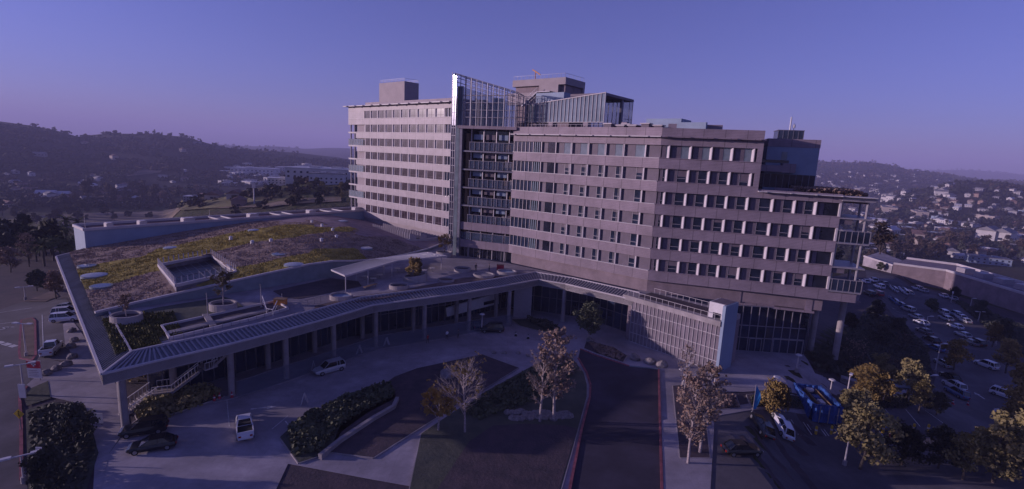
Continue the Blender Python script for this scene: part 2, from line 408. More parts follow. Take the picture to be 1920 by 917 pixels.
# top band and roof
b = MB(); b.box(-.6, 52.3, .02, .57, Z(-1) + 2.5, 48.2); b.box(-.6, 9.2, .02, .56, Z(-1) - 1.9, Z(-1) + 2.49); b.box(-.6, -.1, .57, 12, Z(-1) - 1.9, 48.2)
b.build('top_panel', M['bandw'], wing, F1)
b = MB(); b.box(-1.9, 52.5, -1.3, 18.2, 48.25, 48.5)
for k in range(11): b.box(1 + k * 4.8, 1.4 + k * 4.8, -1.9, -1.3, 48.25, 48.45)
b.build('roof_cornice', M['ledge'], wing, F1)
b = MB(); b.box(7.9, 52.4, 1.2, 17, 48.5, 49.6); b.build('roof_parapet', M['band'], wing, F1)
b = MB(); b.box(14.0, 27.4, 2.5, 8.0, 49.6, 55.6); ph = b.build('penthouse', M['corew'], wing, F1)
b = MB()
for k in range(8): b.tube((14.2 + k * 1.87, 2.7, 55.6), (14.2 + k * 1.87, 2.7, 56.5), .04, n=4); b.tube((14.2 + k * 1.87, 7.8, 55.6), (14.2 + k * 1.87, 7.8, 56.5), .04, n=4)
for y in (2.7, 7.8): b.tube((14.2, y, 56.5), (27.3, y, 56.5), .04, n=4); b.tube((14.2, y, 56.1), (27.3, y, 56.1), .03, n=4)
b.tube((27.3, 2.7, 56.5), (27.3, 7.8, 56.5), .04, n=4)
b.build('railing', M['steel'], ph)
# window of the left wing
wv = MB(); wv.box(.62, 3.62, .16, .60, .0, 2.5, 0); wv.box(3.62, 3.76, .06, .6, 0, 2.5, 1); wv.box(3.9, 4.05, .02, .6, 0, 2.5, 1); wv.box(0, .62, .3, .6, 0, 2.5, 1); wv.box(2.2, 2.25, .13, .18, 0, 2.5, 2)
WM1 = wv.mesh('window', [M['winw1'], M['fin'], M['core']])
wv = MB(); wv.box(.62, 3.62, .12, .17, .75, .80); FM1 = wv.mesh('transom', M['core'])
for j in range(-1, 7):
    for k in range(10):
        o = link('window', WM1, wing, at(F1, 8.9 + k * 4.04, 0, Z(j)))
        if k > 5: link('transom', FM1, o)
    g = MB(); g.box(49.6, 51.9, .42, .6, Z(j), Z(j) + 2.5, 0)
    for q in (49.5, 50.6, 51.9): g.box(q, q + .12, .2, .62, Z(j), Z(j) + 2.5, 1)
    g.build('corner_window', [M['glassb'], M['fin']], wing, F1)
# balconies at the left end
for j in range(0, 7):
    g = MB(); g.box(2.6, 9.0, .9, 1.1, Z(j), Z(j) + 2.5, 0)
    for q in range(6): g.box(2.6 + q * 1.28, 2.72 + q * 1.28, .75, .95, Z(j), Z(j) + 2.5, 1)
    g.build('balcony_glazing', [M['glassl'], M['mull']], wing, F1)
    r = MB(); r.box(-.6, 4.6, .02, 8, Z(j) - .35, Z(j) - .02, 1)
    if j in (1, 3, 5) or j == 6:
        pass
    if j in (1, 3, 5):
        r.box(-.5, 8.6, -.02, .04, Z(j) + .15, Z(j) + 2.2, 0)
        for q in range(10): r.box(-.5 + q * 1.0, -.42 + q * 1.0, -.08, .0, Z(j) + .1, Z(j) + 2.25, 1)
    r.build('balcony', [M['glassl'], M['ledge']], wing, F1)
for x, y in ((0.2, .5), (2.6, .5), (0.2, 6), (2.6, 7)):
    b = MB(); b.tube((x, y, Z(6)), (x, y, Z(-1) - 1.9), .28, n=8); b.build('column', M['mull'], wing, F1)
b = MB(); b.box(9.0, 52.3, .8, 1.0, DECK, Z(6) - 1.9, 0)
for k in range(34): b.box(9 + k * 1.28, 9.1 + k * 1.28, .7, .85, DECK, Z(6) - 1.9, 1)
b.build('ground_glazing', [M['corew'], M['fin']], wing, F1)

# ---- main tower
tower = thing('hospital_tower', 'tall mauve banded hospital tower with pale window fins and a glass lantern beside it', 'building')
off = lambda P, d, k: (P[0] + d[0] * k, P[1] + d[1] * k)
i2 = (F2[0][1], F2[1][1]); i3 = (F3[0][1], F3[1][1]); iT = (FT[0][1], FT[1][1])
x3 = (F3[0][0], F3[1][0]); x2 = (F2[0][0], F2[1][0])
cPG = loc(F2, .6, .62); cB2 = (PB[0] + .15, PB[1] + .75)
cU = loc(F3, 17.4, .8); cU2 = loc(F3, 17.4, 22); bk = loc(F2, 2, 26)
cR = loc(F3, 31.2, 1.0); cR2 = loc(F3, 31.2, 22)
b = MB(); b.prism([cPG[:2], cB2, cU[:2], cU2[:2], bk[:2]], 9.0, 40.3); b.build('wall', M['core'], tower)
b = MB(); b.prism([cB2, cR[:2], cR2[:2], cU2[:2]], 9.2, 29.0); b.build('wall', M['core'], tower)
def band_piece(zb, zt, x3end, name='spandrel_band', led=True, thick=.6):
    a = MB(); a.box(-.0, LW2, 0, thick, zb, zt); o = a.build(name, M['band'], tower, F2)
    c = MB(); c.box(0.0, x3end, 0, thick, zb - .003, zt - .003); o3 = c.build(name, M['band3'], tower, F3)
    if led:
        l = MB(); l.box(0, LW2 - .1, -.1, .5, zt + .003, zt + .13); l.build('ledge', M['ledge'], o)
        l = MB(); l.box(0.12, x3end, -.1, .5, zt + .003, zt + .13); l.build('ledge', M['band'], o3)
for j in range(1, 7):
    band_piece(Z(j) - 1.9, Z(j), 17.8 if j <= 2 else (31.5 if j < 6 else 31.5))
band_piece(Z(1) + 2.5, Z(1) + 4.0, 17.8, 'top_band', led=False)
# parapet and projecting cornice
a = MB(); a.box(-.3, LW2, .25, .9, Z(1) + 4.0, 41.25); a.box(-.3, LW2 + .25, -.9, 1.0, Z(1) + 3.95, Z(1) + 4.15, 1)
for k in range(9): a.box(1 + k * 4.05, 1.25 + k * 4.05, -1.15, -.9, Z(1) + 3.98, Z(1) + 4.12, 1)
a.build('parapet', [M['band'], M['ledge']], tower, F2)
a = MB(); a.box(0, 17.8, .25, .9, Z(1) + 4.0, 41.2); a.box(0.1, 18.0, -.9, 1.0, Z(1) + 3.94, Z(1) + 4.13, 1)
for k in range(5): a.box(1 + k * 4, 1.25 + k * 4, -1.15, -.9, Z(1) + 3.98, Z(1) + 4.12, 1)
a.box(17.1, 17.8, .9, 22, 24, 41.2, 0); a.box(16.9, 17.8, .01, .25, Z(2), Z(1) + 3.94, 0)
a.build('parapet', [M['band3'], M['band']], tower, F3)
b = MB(); b.prism([loc(F2, .3, 1)[:2], (PB[0] + .2, PB[1] + 1), loc(F3, 17.3, 1)[:2], loc(F3, 17.3, 22)[:2], bk[:2]], 40.3, 40.6); b.build('roof', M['gravelroof'], tower)
# lower roof over right end
a = MB(); a.box(17.8, 31.5, .0, .6, Z(3) + 2.5, Z(3) + 3.6); a.box(17.8, 36.5, -.9, 1.0, Z(3) + 3.62, Z(3) + 3.80, 1); a.box(17.8, 31.5, .2, .8, Z(3) + 3.80, Z(3) + 4.0, 0)
for k in range(4): a.box(19 + k * 4, 19.25 + k * 4, -1.2, -.9, Z(3) + 3.64, Z(3) + 3.78, 1)
a.build('top_band', [M['band3'], M['ledge']], tower, F3)
b = MB(); b.box(17.8, 35.9, .9, 22, 29.2, 30.1); b.build('roof', M['gravelroof'], tower, F3)
# windows : W2 bay and W3 bay
def win_mesh(w, fin, pan=.5, big=False):
    m = MB(); h = 2.5
    if big:
        m.box(.1, w * .45, .46, .66, 0, h, 0); m.box(w * .45, w - .35, .50, .66, 0, h, 3)
    else:
        m.box(.1, w * pan, .46, .66, 0, h, 0); m.box(w * pan, w - .45, .50, .66, 0, h, 1)
        m.box(w * pan, w - .45, .44, .52, .78, .86, 2); m.box(w * pan, w * pan + .07, .44, .52, 0, h, 2)
        m.box(w - .85, w - .79, .44, .52, 0, h, 2)
    m.box(w - .47, w - .36, .2, .66, 0, h, 2)
    m.box(w - .30, w - .20, .25, .66, 0, h, 4)
    return m.mesh('window', [M['panelm'], M['glassb'], M['mull'], M['glassl'], M['core']])
def fin_mesh(w, wide):
    m = MB()
    if wide: m.prism([(w - .95, .75), (w - .42, .04), (w - .30, .04), (w - .42, .75)], 0, 2.49)
    else: m.box(w - .16, w + .02, .02, .64, 0, 2.49); 
    return m.mesh('fin', M['fin'])
w2b = [(12.0, 16.05), (16.05, 20.3), (20.3, 24.34), (24.34, 28.34), (28.34, 33.28)]
w3b = [(2.06, 5.91), (5.91, 9.6), (9.6, 13.19), (13.19, 16.79), (16.79, 21.0), (21.0, 24.6), (24.6, 28.0)]
cache = {}; BR = random.Random(42)
def put_win(Fm, a, b_, j, wide, pan=.56):
    w = round(b_ - a, 1); key = (w, wide, j == 1, pan)
    if key not in cache: cache[key] = (win_mesh(w, wide, pan, j == 1), fin_mesh(w, wide))
    o = link('window', cache[key][0], tower, at(Fm, a, 0, Z(j)))
    link('fin', cache[key][1], o)
    if BR.random() < .3 and j > 1:
        hb_ = BR.uniform(.4, 1.6); bl = MB(); bl.box(w * pan + .1, w - .5, .485, .499, 2.5 - hb_, 2.48); link('blind', bl.mesh('blind', M['panelm']), o)
for j in range(1, 7):
    for a_, b_ in w2b: put_win(F2, a_, b_, j, b_ > 33)
    m = MB(); m.box(33.4, LW2 - .05, .46, .66, Z(j), Z(j) + 2.5); m.build('panel', M['panelm'], tower, F2)
    put_win(F3, 0.25, 2.06, j, True, .3)
    for a_, b_ in w3b[:4 if j <= 2 else 7]: put_win(F3, a_, b_, j, True, .36)
    if j > 2:
        m = MB(); m.box(28.2, 28.9, .46, .66, Z(j), Z(j) + 2.5, 1); m.box(28.9, 31.3, .50, .66, Z(j), Z(j) + 2.5, 0); m.box(31.2, 31.5, .0, .66, Z(j), Z(j) + 2.5, 2)
        m.build('corner_window', [M['glass'], M['panelm'], M['fin']], tower, F3)
    # glazed strip between lantern and first bay
    m = MB(); m.box(0.0, 5.6, .40, .6, Z(j), Z(j) + 2.5, 0); m.box(5.6, 12, .46, .6, Z(j), Z(j) + 2.5, 3)
    for q in (0, 1.1, 2.3, 3.4, 4.5, 5.6): m.box(q, q + .1, .25, .45, Z(j), Z(j) + 2.5, 1)
    for q in (6.0, 6.6, 7.2): m.box(q, q + .28, .3, .47, Z(j) + .1, Z(j) + 2.4, 2)
    m.box(8.0, 8.16, .02, .6, Z(j), Z(j) + 2.5, 1); m.box(8.16, 9.6, .42, .6, Z(j), Z(j) + 2.5, 4); m.box(11.86, 12.02, .02, .6, Z(j), Z(j) + 2.5, 1)
    m.build('glazed_bay', [M['glassb'], M['mull'], M['glassl'], M['glass'], M['panelm']], tower, F2)
# lowest storey above the podium roof
zt = Z(6) - 1.9
m = MB(); m.box(-.0, 22.5, 1.3, 1.5, DECK, zt, 0)
for k in range(19): m.box(.1 + k * 1.22, .22 + k * 1.22, 1.15, 1.32, DECK, zt, 1)
m.box(22.5, 24.3, 1.1, 1.5, DECK, zt, 2); m.box(24.3, 25.4, 1.25, 1.5, DECK, zt, 0); m.box(25.4, 33, 1.1, 1.5, DECK, zt, 2); m.box(33, 34.2, 1.25, 1.5, DECK, zt, 0); m.box(34.2, LW2, 1.1, 1.5, DECK, zt, 2)
for k in range(7): m.box(25.6 + k * 1.2, 25.68 + k * 1.2, 1.04, 1.12, DECK, zt, 3)
m.build('ground_glazing', [M['glass'], M['mull'], M['band'], M['core']], tower, F2)
for x in (1.6, 12.5):
    m = MB(); m.box(x, x + 2.6, 1.0, 1.28, DECK, DECK + 2.3, 0); m.box(x + .2, x + 1.2, .96, 1.05, DECK + .1, DECK + 2.1, 1); m.box(x + 1.4, x + 2.4, .96, 1.05, DECK + .1, DECK + 2.1, 1)
    m.build('door', [M['fin'], M['glass']], tower, F2)
m = MB(); m.box(.5, 14.5, 1.1, 1.5, 9.0, zt, 0); m.box(14.5, 17.0, 1.3, 1.5, 9.0, zt, 1); m.box(17, 23.4, 1.1, 1.5, 9.0, zt, 0); m.box(23.4, 28.4, 1.35, 1.5, 9.0, zt, 1); m.box(28.4, 29.6, .9, 1.5, 9.0, zt, 0)
for k in range(18): m.box(.9 + k * 1.3, .98 + k * 1.3, 1.02, 1.12, 9.2, zt, 2)
m.box(16, 30.0, .6, 1.6, 8.6, 9.0, 0)
m.build('ground_glazing', [M['band'], M['glassb'], M['core']], tower, F3)
# underside of the overhang
m = MB(); m.box(0, 31.5, .6, 22, zt + .0, zt + .25); m.box(31.5, 37.0, .6, 12, zt, zt + .25); m.build('soffit', M['core'], tower, F3)
# lobby glazing at the foot of the tower
La = G(1368, 655); Lb = G(1506, 664); FL_ = frame(La, Lb); LL = math.hypot(Lb[0] - La[0], Lb[1] - La[1])
m = MB(); m.box(-3, LL, 0, .3, 0, 8.9, 0)
for k in range(12): m.box(-3 + k * (LL + 3) / 11 - .06, -3 + k * (LL + 3) / 11 + .06, -.14, .02, 0, 8.9, 1)
for z in (2.6, 5.0, 8.8): m.box(-3, LL, -.1, .02, z, z + .12, 1)
m.box(LL - .3, LL + .1, -.14, 12, 0, 8.9, 0)
for k in range(4): m.box(LL + .08, LL + .16, 1 + k * 3, 1.12 + k * 3, 0, 8.9, 1)
m.build('lobby_glazing', [M['glassb'], M['mull']], tower, FL_)
m = MB(); m.box(3.4, 3.5, -.2, 0, 0, 2.6); m.box(5.6, 5.7, -.2, 0, 0, 2.6); m.box(3.4, 5.7, -.2, 0, 2.5, 2.6); m.box(7.9, 13.4, -.2, 0, 2.75, 2.9); m.box(13.3, 13.45, -.2, 0, 0, 2.9); m.box(7.8, 7.95, -.2, 0, 0, 2.9); m.build('door_frame', M['mull'], tower, FL_)
# corner balcony frame at the right end
for j in range(3, 7):
    m = MB()
    m.box(31.5, 36.6, -.02, 8, Z(j) - .25, Z(j) - .0, 0)
    if j in (4, 6):
        for q in range(6): m.box(31.8 + q * .95, 31.9 + q * .95, -.05, .05, Z(j), Z(j) + 2.1, 0)
        m.box(31.5, 36.6, -.05, .05, Z(j) + 2.1, Z(j) + 2.2, 0)
        for q in range(6): m.box(36.55, 36.65, .4 + q * 1.3, .5 + q * 1.3, Z(j), Z(j) + 2.1, 0)
        m.box(36.55, 36.65, 0, 8, Z(j) + 2.1, Z(j) + 2.2, 0); m.box(31.6, 36.5, .0, .03, Z(j) + .1, Z(j) + 2.0, 1)
    else:
        m.box(31.5, 33.6, .3, .6, Z(j) - 1.2, Z(j) - .25, 2)
    m.build('balcony', [M['mull'], M['glassb'], M['panelm']], tower, F3)
m = MB(); m.prism([(31.5, 0), (36.0, 0), (36.9, 1.2), (36.9, 11), (36.4, 11), (36.4, 1.4), (35.8, .5), (31.5, .5)], zt, Z(6) - .4); m.build('spandrel_band', M['band3'], tower, F3)
for x, y in ((31.7, .6), (35.6, .5), (36.4, 6.5), (33.6, 7.5)):
    m = MB(); m.tube((x, y, zt), (x, y, Z(3) + 3.6), .22, n=8); m.build('column', M['mull'], tower, F3)
m = MB(); m.box(31.4, 36.4, -.4, 8.5, Z(3) + 2.9, Z(3) + 3.05); m.box(31.5, 36.8, 0, .25, Z(3) + 3.05, Z(3) + 3.6); m.build('roof_frame', M['mull'], tower, F3)
for px, py in ((1565.7, 668), (1519, 655)):
    x, y = G(px, py); m = MB(); m.tube((x, y, -.5), (x, y, zt + .1), .55, n=14); m.build('column', M['conc'], tower)
# rear dark block on the lower roof
def off_on(px, py, Pa, Qa, k, n): return on(px, py, off(Pa, n, k), off(Qa, n, k))
a_ = off_on(1436, 300, PB, PD, 7, i3); b_ = off_on(1534, 300, PB, PD, 7, i3); zt_l = off_on(1436, 254, PB, PD, 7, i3)[2]; zt_r = off_on(1535, 262, PB, PD, 7, i3)[2]; zb_ = 30.1
Fb = frame(a_, b_); Lb_ = math.hypot(b_[0] - a_[0], b_[1] - a_[1])
m = MB(); m.box(0, Lb_, 0, 12, zb_, zt_r - .9, 0); m.box(-.05, Lb_ + .05, -.08, 12.1, zt_r - 1.5, zt_r, 1)  # top strip colours in the sunlit edge of the blue face
m.build('rear_block', [M['bluepanel'], M['band']], tower, Fb)
m = MB(); m.box(-1, Lb_ * .5, -1.8, 0, 34.0, 35.2, 0); m.box(Lb_ * .3, Lb_ * .56, -1.84, -.05, 33.9, 35.6, 1)
m.box(-1, Lb_ - .1, -.06, 0, 31.0, 33.6, 2)
for k in range(8): m.box(Lb_ * k / 8, Lb_ * k / 8 + .08, -.1, -.05, 31, 33.6, 3)
m.box(2.6, 3.6, -.08, 0, 36.3, 37.8, 4); m.box(-1, 4.0, -.1, 0, 35.7, 36.2, 2)
m.box(1.6, Lb_ * 1.05, -3.0, -2.8, 30.1, 31.1, 1)
m.build('rear_terrace', [M['band3'], M['band'], M['glass'], M['steel'], M['glassl']], tower, Fb)
m = MB(); xa, xb = Lb_ * .22, Lb_ * .72; m.box(xa, xb, 2.5, 7, zt_r, zt_r + 1.7, 0)
for k in range(6): m.box(xa + (xb - xa) * k / 5 - .05, xa + (xb - xa) * k / 5 + .05, 2.42, 2.5, zt_r, zt_r + 1.7, 1)
m.box(xa - .1, xb + .1, 2.4, 7.1, zt_r + 1.7, zt_r + 1.82, 1); xm_ = Lb_ * .45; m.tube((xm_, 3, zt_r + 1.8), (xm_, 3, zt_r + 4.3), .14, n=8, m=2); m.tube((xm_ + .7, 3.2, zt_r + 1.8), (xm_ + .7, 3.2, zt_r + 3.1), .05, m=1); m.tube((xm_ + .7, 3.2, zt_r + 2.3), (xm_ + .7, 3.2, zt_r + 2.9), .25, n=8, m=2)
m.build('roof_plant_room', [M['glassb'], M['steel'], M['white']], tower, Fb)
# rooftop glass screen room
s0 = off_on(985, 228, PG, PB, 4.5, i2); s1 = off_on(1132, 228, PG, PB, 4.5, i2)
zb_ = s1[2]; zl = off_on(985, 197, PG, PB, 4.5, i2)[2]; zr = off_on(1132, 173, PG, PB, 4.5, i2)[2]
Fs = frame(s0, s1); Ls = math.hypot(s1[0] - s0[0], s1[1] - s0[1])
m = MB(); i = len(m.v)
m.prism([(0, 0), (Ls, 0), (Ls, .25), (0, .25)], zb_, lambda x, y: zl + (zr - zl) * x / Ls)
n_ = 21
for k in range(n_ + 1):
    x = Ls * k / n_; zz = zl + (zr - zl) * x / Ls; m.box(x - .05, x + .05, -.16, .0, zb_, zz, 1)
m.bar((0, -.03, zl), (Ls + .1, -.03, zr), .3, .18, 1); m.box(0, Ls, -.1, .05, zb_ - .12, zb_, 1)
m.build('glass_screen', [M['glassl'], M['ledge']], tower, Fs)
Wd = 13.5
m = MB(); zb2 = 40.6
m.prism([(Ls - 9, .3), (Ls, .3), (Ls, Wd), (Ls - 9, Wd)], lambda x, y: zr - .55 - .0 * y, lambda x, y: zr - .02, 1)
m.box(Ls - 4.0, Ls - 3.9, .5, Wd - .5, zb2, zr - .55, 0)
for k in range(7): m.box(Ls - 4.0, Ls - 3.85, .6 + k * 2.05, .7 + k * 2.05, zb2, zr - .55, 2)
m.box(Ls - 4, Ls, Wd - .3, Wd - .2, zb2, zr - .55, 0); m.box(Ls - .1, Ls, Wd - .3, Wd - .2, zb2, zr - .5, 2); m.tube((Ls - .8, 9.2, zb2), (Ls - .8, 9.2, zr - .5), .45, n=10, m=2)
m.box(Ls - .1, Ls, 9.5, Wd - .2, zb2 + 3.4, zb2 + 3.5, 2); m.box(Ls - .1, Ls, 11.5, 11.6, zb2, zr - .5, 2)
m.box(0, Ls - 9, .3, 10, zb2, zl - 1.2, 3)
m.build('rooftop_room', [M['screen'], M['panelm'], M['steel'], M['core']], tower, Fs)
for k in range(4):
    x = s0[0]; m = MB(); m.box(-2.2 + k * 9.2, -1.0 + k * 9.2, -.4, 1, 40.5, zb_ - .12); m.build('roof_pier', M['band'], tower, Fs)
m = MB(); 
for k in range(26): m.tube((-1 + k * 1.35, -1.6, 40.6), (-1 + k * 1.35, -1.6, 42.0), .04, n=4)
m.tube((-1, -1.6, 42.0), (33, -1.6, 42.0), .04, n=4); m.build('railing', M['steel'], tower, Fs)
# roof plant: a row of cowls on the right half
rs_ = random.Random(4)
for k, px in enumerate((1142, 1152, 1166, 1176, 1188, 1200, 1212, 1224, 1236)):
    X, Y, _ = off_on(px, 236, PG, PB, 2.6 + (k % 2) * 1.6, i2); m = MB(); h = .25 + .35 * (k % 3 == 0)
    m.box(-.8, .8, -.7, .7, 40.6, 41.4 + h, 0); m.box(-1.0, 1.0, -.9, .9, 41.4 + h, 41.6 + h, 1)
    m.build('roof_vent', [M['band'] if k % 2 else M['panelm'], M['mull']], tower, Matrix.Translation((X, Y, 0)) @ Matrix.Rotation(math.atan2(x2[1], x2[0]), 4, 'Z'))
m = MB(); m.box(29.5, LW2 + 1, 6.5, 12, 40.6, 43.4, 0); m.box(31, 42, 5.6, 6.4, 40.6, 42.6, 0); m.build('roof_screen', [M['bluepanel']], tower, F2)
m = MB(); m.box(1, 11, 5, 8, 40.6, 42.3, 0); m.build('roof_screen', [M['band3']], tower, F3)
# mechanical penthouse
q0 = off_on(960, 180, PG, PB, 17, i2); q1 = off_on(1060, 160, PG, PB, 17, i2); zt0 = off_on(1000, 148, PG, PB, 17, i2)[2]
Fq = frame(q0, q1); Lq = math.hypot(q1[0] - q0[0], q1[1] - q0[1])
m = MB(); m.box(0, Lq, 0, 9.5, zt0 - 1.7, zt0, 0); m.box(.6, Lq - .5, .8, 9.0, 40.6, zt0 - 1.7, 1); m.box(-1.2, Lq - 6, -.2, .8, zt0 - 6.5, zt0 - 3.4, 0); m.box(Lq - 8, Lq - 2, -.2, .8, 40.6, zt0 - 1.7, 0); m.box(Lq - 1.2, Lq, 8.6, 9.4, 40.6, zt0 - 1.7, 0)
pm = m.build('penthouse', [M['corew'], M['core']], tower, Fq)
m = MB()
for k in range(14): m.tube((.3 + k * (Lq - .6) / 13, .2, zt0), (.3 + k * (Lq - .6) / 13, .2, zt0 + 1), .04, n=4)
m.tube((.3, .2, zt0 + 1), (Lq - .3, .2, zt0 + 1), .04, n=4)
for k in range(6): m.tube((Lq - .3, .2 + k * 1.8, zt0), (Lq - .3, .2 + k * 1.8, zt0 + 1), .04, n=4)
m.tube((Lq - .3, .2, zt0 + 1), (Lq - .3, 9.3, zt0 + 1), .04, n=4)
m.build('railing', M['steel'], pm)
m = MB(); m.bar((4.5, -1, zt0 - 7), (9.5, -1, zt0 - 3.4), 1.0, .25); m.bar((4.5, -1.5, zt0 - 6), (9.5, -1.5, zt0 - 2.4), .08, .08)
for k in range(8): m.tube((4.5 + k * .7, -1.5, zt0 - 7 + k * .5), (4.5 + k * .7, -1.5, zt0 - 6 + k * .5), .04, n=4)
m.box(9.5, 13.5, -1.6, -.2, zt0 - 3.6, zt0 - 3.4); m.build('roof_stair', M['steel'], pm)
m = MB(); m.box(Lq - 6.0, Lq + 2.4, -4.0, -.8, 40.6, zt0 - 4.2); m.build('roof_screen', M['bluepanel'], pm)
m = MB(); m.tube((6.8, 1, zt0), (6.8, 1, zt0 + 2.2), .12); m.bar((6.8, 1, zt0 + 2.1), (8.4, 1, zt0 + 1.2), .25, .25); m.bar((6.8, 1, zt0 + 2.1), (5.8, 1, zt0 + 2.6), .25, .25); m.build('window_crane', M['orange'], pm)

# ---- glass lantern between the wings
TL = math.hypot(PG[0] - PT[0], PG[1] - PT[1])
zl0 = on(848, 136, PT, PG)[2]; zl1 = on(937, 165, PT, PG)[2]
def ztop(x): return zl0 + (zl1 - zl0) * (x + 2) / 13.5
# left glass shaft, full height, pale metallic facet angled to give the sun glare
sh = MB(); a0 = Vector((-2.2, 0)); dW = Vector((FT.inverted().to_3x3() @ Vector((F1[0][0], F1[1][0], 0))).xy)
a1 = a0 + dW * 1.5
sh.q([(a0.x, a0.y, 41.2), (a1.x, a1.y, 41.2), (a1.x, a1.y, ztop(0) - .4), (a0.x, a0.y, ztop(-2) - .4)], 0)
for t in (0, .5, 1):
    p = a0.lerp(a1, t); sh.tube((p.x, p.y - .06, DECK), (p.x, p.y - .06, ztop(p.x)), .11, n=6, m=1)
for k in range(25):
    z = DECK + 1 + k * 1.8
    if z < ztop(0) - 1: sh.bar((a0.x, a0.y - .06, z), (a1.x, a1.y - .06, z), .08, .08, 1)
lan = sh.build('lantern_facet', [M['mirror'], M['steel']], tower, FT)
m = MB(); m.box(-1.6, .2, 1.0, 2.5, DECK, 41.2, 0); m.box(-1.2, .4, .7, .9, 41.2, zl0 - 3.0, 0)
m.box(.2, .9, -.3, .5, DECK, 41.0, 1)
m.build('glass_shaft', [M['glassl'], M['steel']], tower, FT)
m = MB()
nx = 11
m.prism([(0.5, .6), (TL + .3, .6), (TL + .3, .66), (.5, .66)], 41.3, lambda x, y: ztop(x) - 2.6, 0)
for k in range(nx + 1):
    x = -1.6 + k * (TL + 1.6) / nx; m.tube((x, .3, 41.2), (x, .3, ztop(x)), .10 if k % 3 else .16, n=6, m=1)
    m.tube((x, 5.5, 41.2), (x, 5.5, ztop(x) - .3), .09, n=5, m=1); m.bar((x, .3, ztop(x)), (x, 5.5, ztop(x) - .3), .12, .12, 1)
for z in (43.2, 44.9, 46.6, 48.3): m.bar((-1.6, .3, z), (TL, .3, z), .12, .16, 1); m.bar((-1.6, 5.5, z + .5), (TL, 5.5, z + .5), .1, .1, 1)
for dz in (0, -.9, -1.9): m.bar((-1.6, .3, ztop(-1.6) + dz), (TL, .3, ztop(TL) + dz), .14, .16, 1); m.bar((-1.6, 5.5, ztop(-1.6) + dz - .3), (TL, 5.5, ztop(TL) + dz - .3), .1, .12, 1)
m.box(-.4, TL + .8, -.5, 6, 40.5, 41.2, 2)
m.box(2.5, 5.0, 3, 5.2, 41.2, 47.6, 3); m.box(6.8, 9.5, 3.5, 5.2, 41.2, 48.0, 4)
m.tube((3.2, 2.0, 41.2), (3.2, 2.0, 47.8), .35, n=10, m=1)
m.build('lantern', [M['screen'], M['steel'], M['band'], M['corew'], M['bluepanel']], tower, FT)
# link steelwork right of the lantern
m = MB(); rr = random.Random(2)
for k in range(8):
    x = TL + .3 + k * .85; m.tube((x, 2.2, 41.2), (x, 2.2, 48.3 - k * .12), .09, n=5)
    m.tube((x, 6, 41.2), (x, 6, 48.0), .09, n=5)
for z in (42.6, 43.6, 44.6, 46.5, 48.2): m.bar((TL, 2.2, z), (TL + 6.2, 2.2, z), .14, .14); m.bar((TL, 6, z), (TL + 6.2, 6, z), .14, .14)
m.box(TL + 1.6, TL + 2.2, 2.4, 2.9, 41.2, 47.5); m.box(TL + .2, TL + 8.5, 7, 7.4, 41.2, 46.8, 1)
m.build('steel_link', [M['steel'], M['glassl']], tower, FT)
# recessed floors under the lantern
m = MB(); m.box(.5, TL + .5, 4.5, 5, DECK, 41, 0); m.box(-.3, .5, .5, 5, DECK, 41, 0)
rq = random.Random(12)
for j in range(1, 7):
    for k in range(7):
        x = 1.2 + k * 1.9; c_ = rq.choice((1, 4, 2, 3, 4)); m.box(x, x + rq.uniform(.7, 1.7), rq.uniform(2.6, 4.2), 4.49, Z(j) - .1, Z(j) + rq.uniform(1.6, 3.4), c_)
m.build('recess_wall', [M['glass'], M['core'], M['wood'], M['panelm'], M['conc']], tower, FT)
for j in range(1, 7):
    m = MB(); z = Z(j)
    if j >= 5:
        m.box(.4, TL + .3, .1, .6, z - 1.9, z, 3); 
    else: m.box(.4, TL + .3, -.05, 4.5, z - .45, z - .1, 2)
    m.box(2.6 if j < 6 else .5, TL + .2, .32, .38, z + .02, z + 1.9, 0)
    for k in range(9 if j < 6 else 5):
        x = 2.8 + k * 1.27 if j < 6 else .9 + k * 2.9; m.box(x - .04, x + .04, .2, .33, z, z + 1.95, 1)
    m.box(2.6, TL + .2, .2, .34, z + 1.9, z + 1.98, 1)
    for k in range(3): m.box(3.2 + k * 3.3, 5.6 + k * 3.3, 1.5, 1.7, z + 2.6, z + 3.8, 4 if k % 2 else 5)
    m.box(1.3, 2.1, 1.2, 2.0, z, z + 4.0, 6)
    m.build('storey_glazing', [M['screen'], M['mull'], M['steel'], M['band'], M['panelm'], M['bluepanel'], M['wood']], tower, FT)
m = MB()
for x in (2.9, 6.2, 9.5, 12.8): m.tube((x, .9, DECK), (x, .9, 41), .16, n=6)
m.build('mullion', M['mull'], tower, FT)
m = MB(); m.box(.4, TL + .5, 1.3, 1.6, DECK, zt, 0)
for k in range(11): m.box(.5 + k * 1.25, .6 + k * 1.25, 1.2, 1.35, DECK, zt, 1)
m.build('ground_glazing', [M['glass'], M['mull']], tower, FT)
# hedge planter on the lower roof
hedge_pos = off_on(1580, 358, PB, PD, 6, i3)

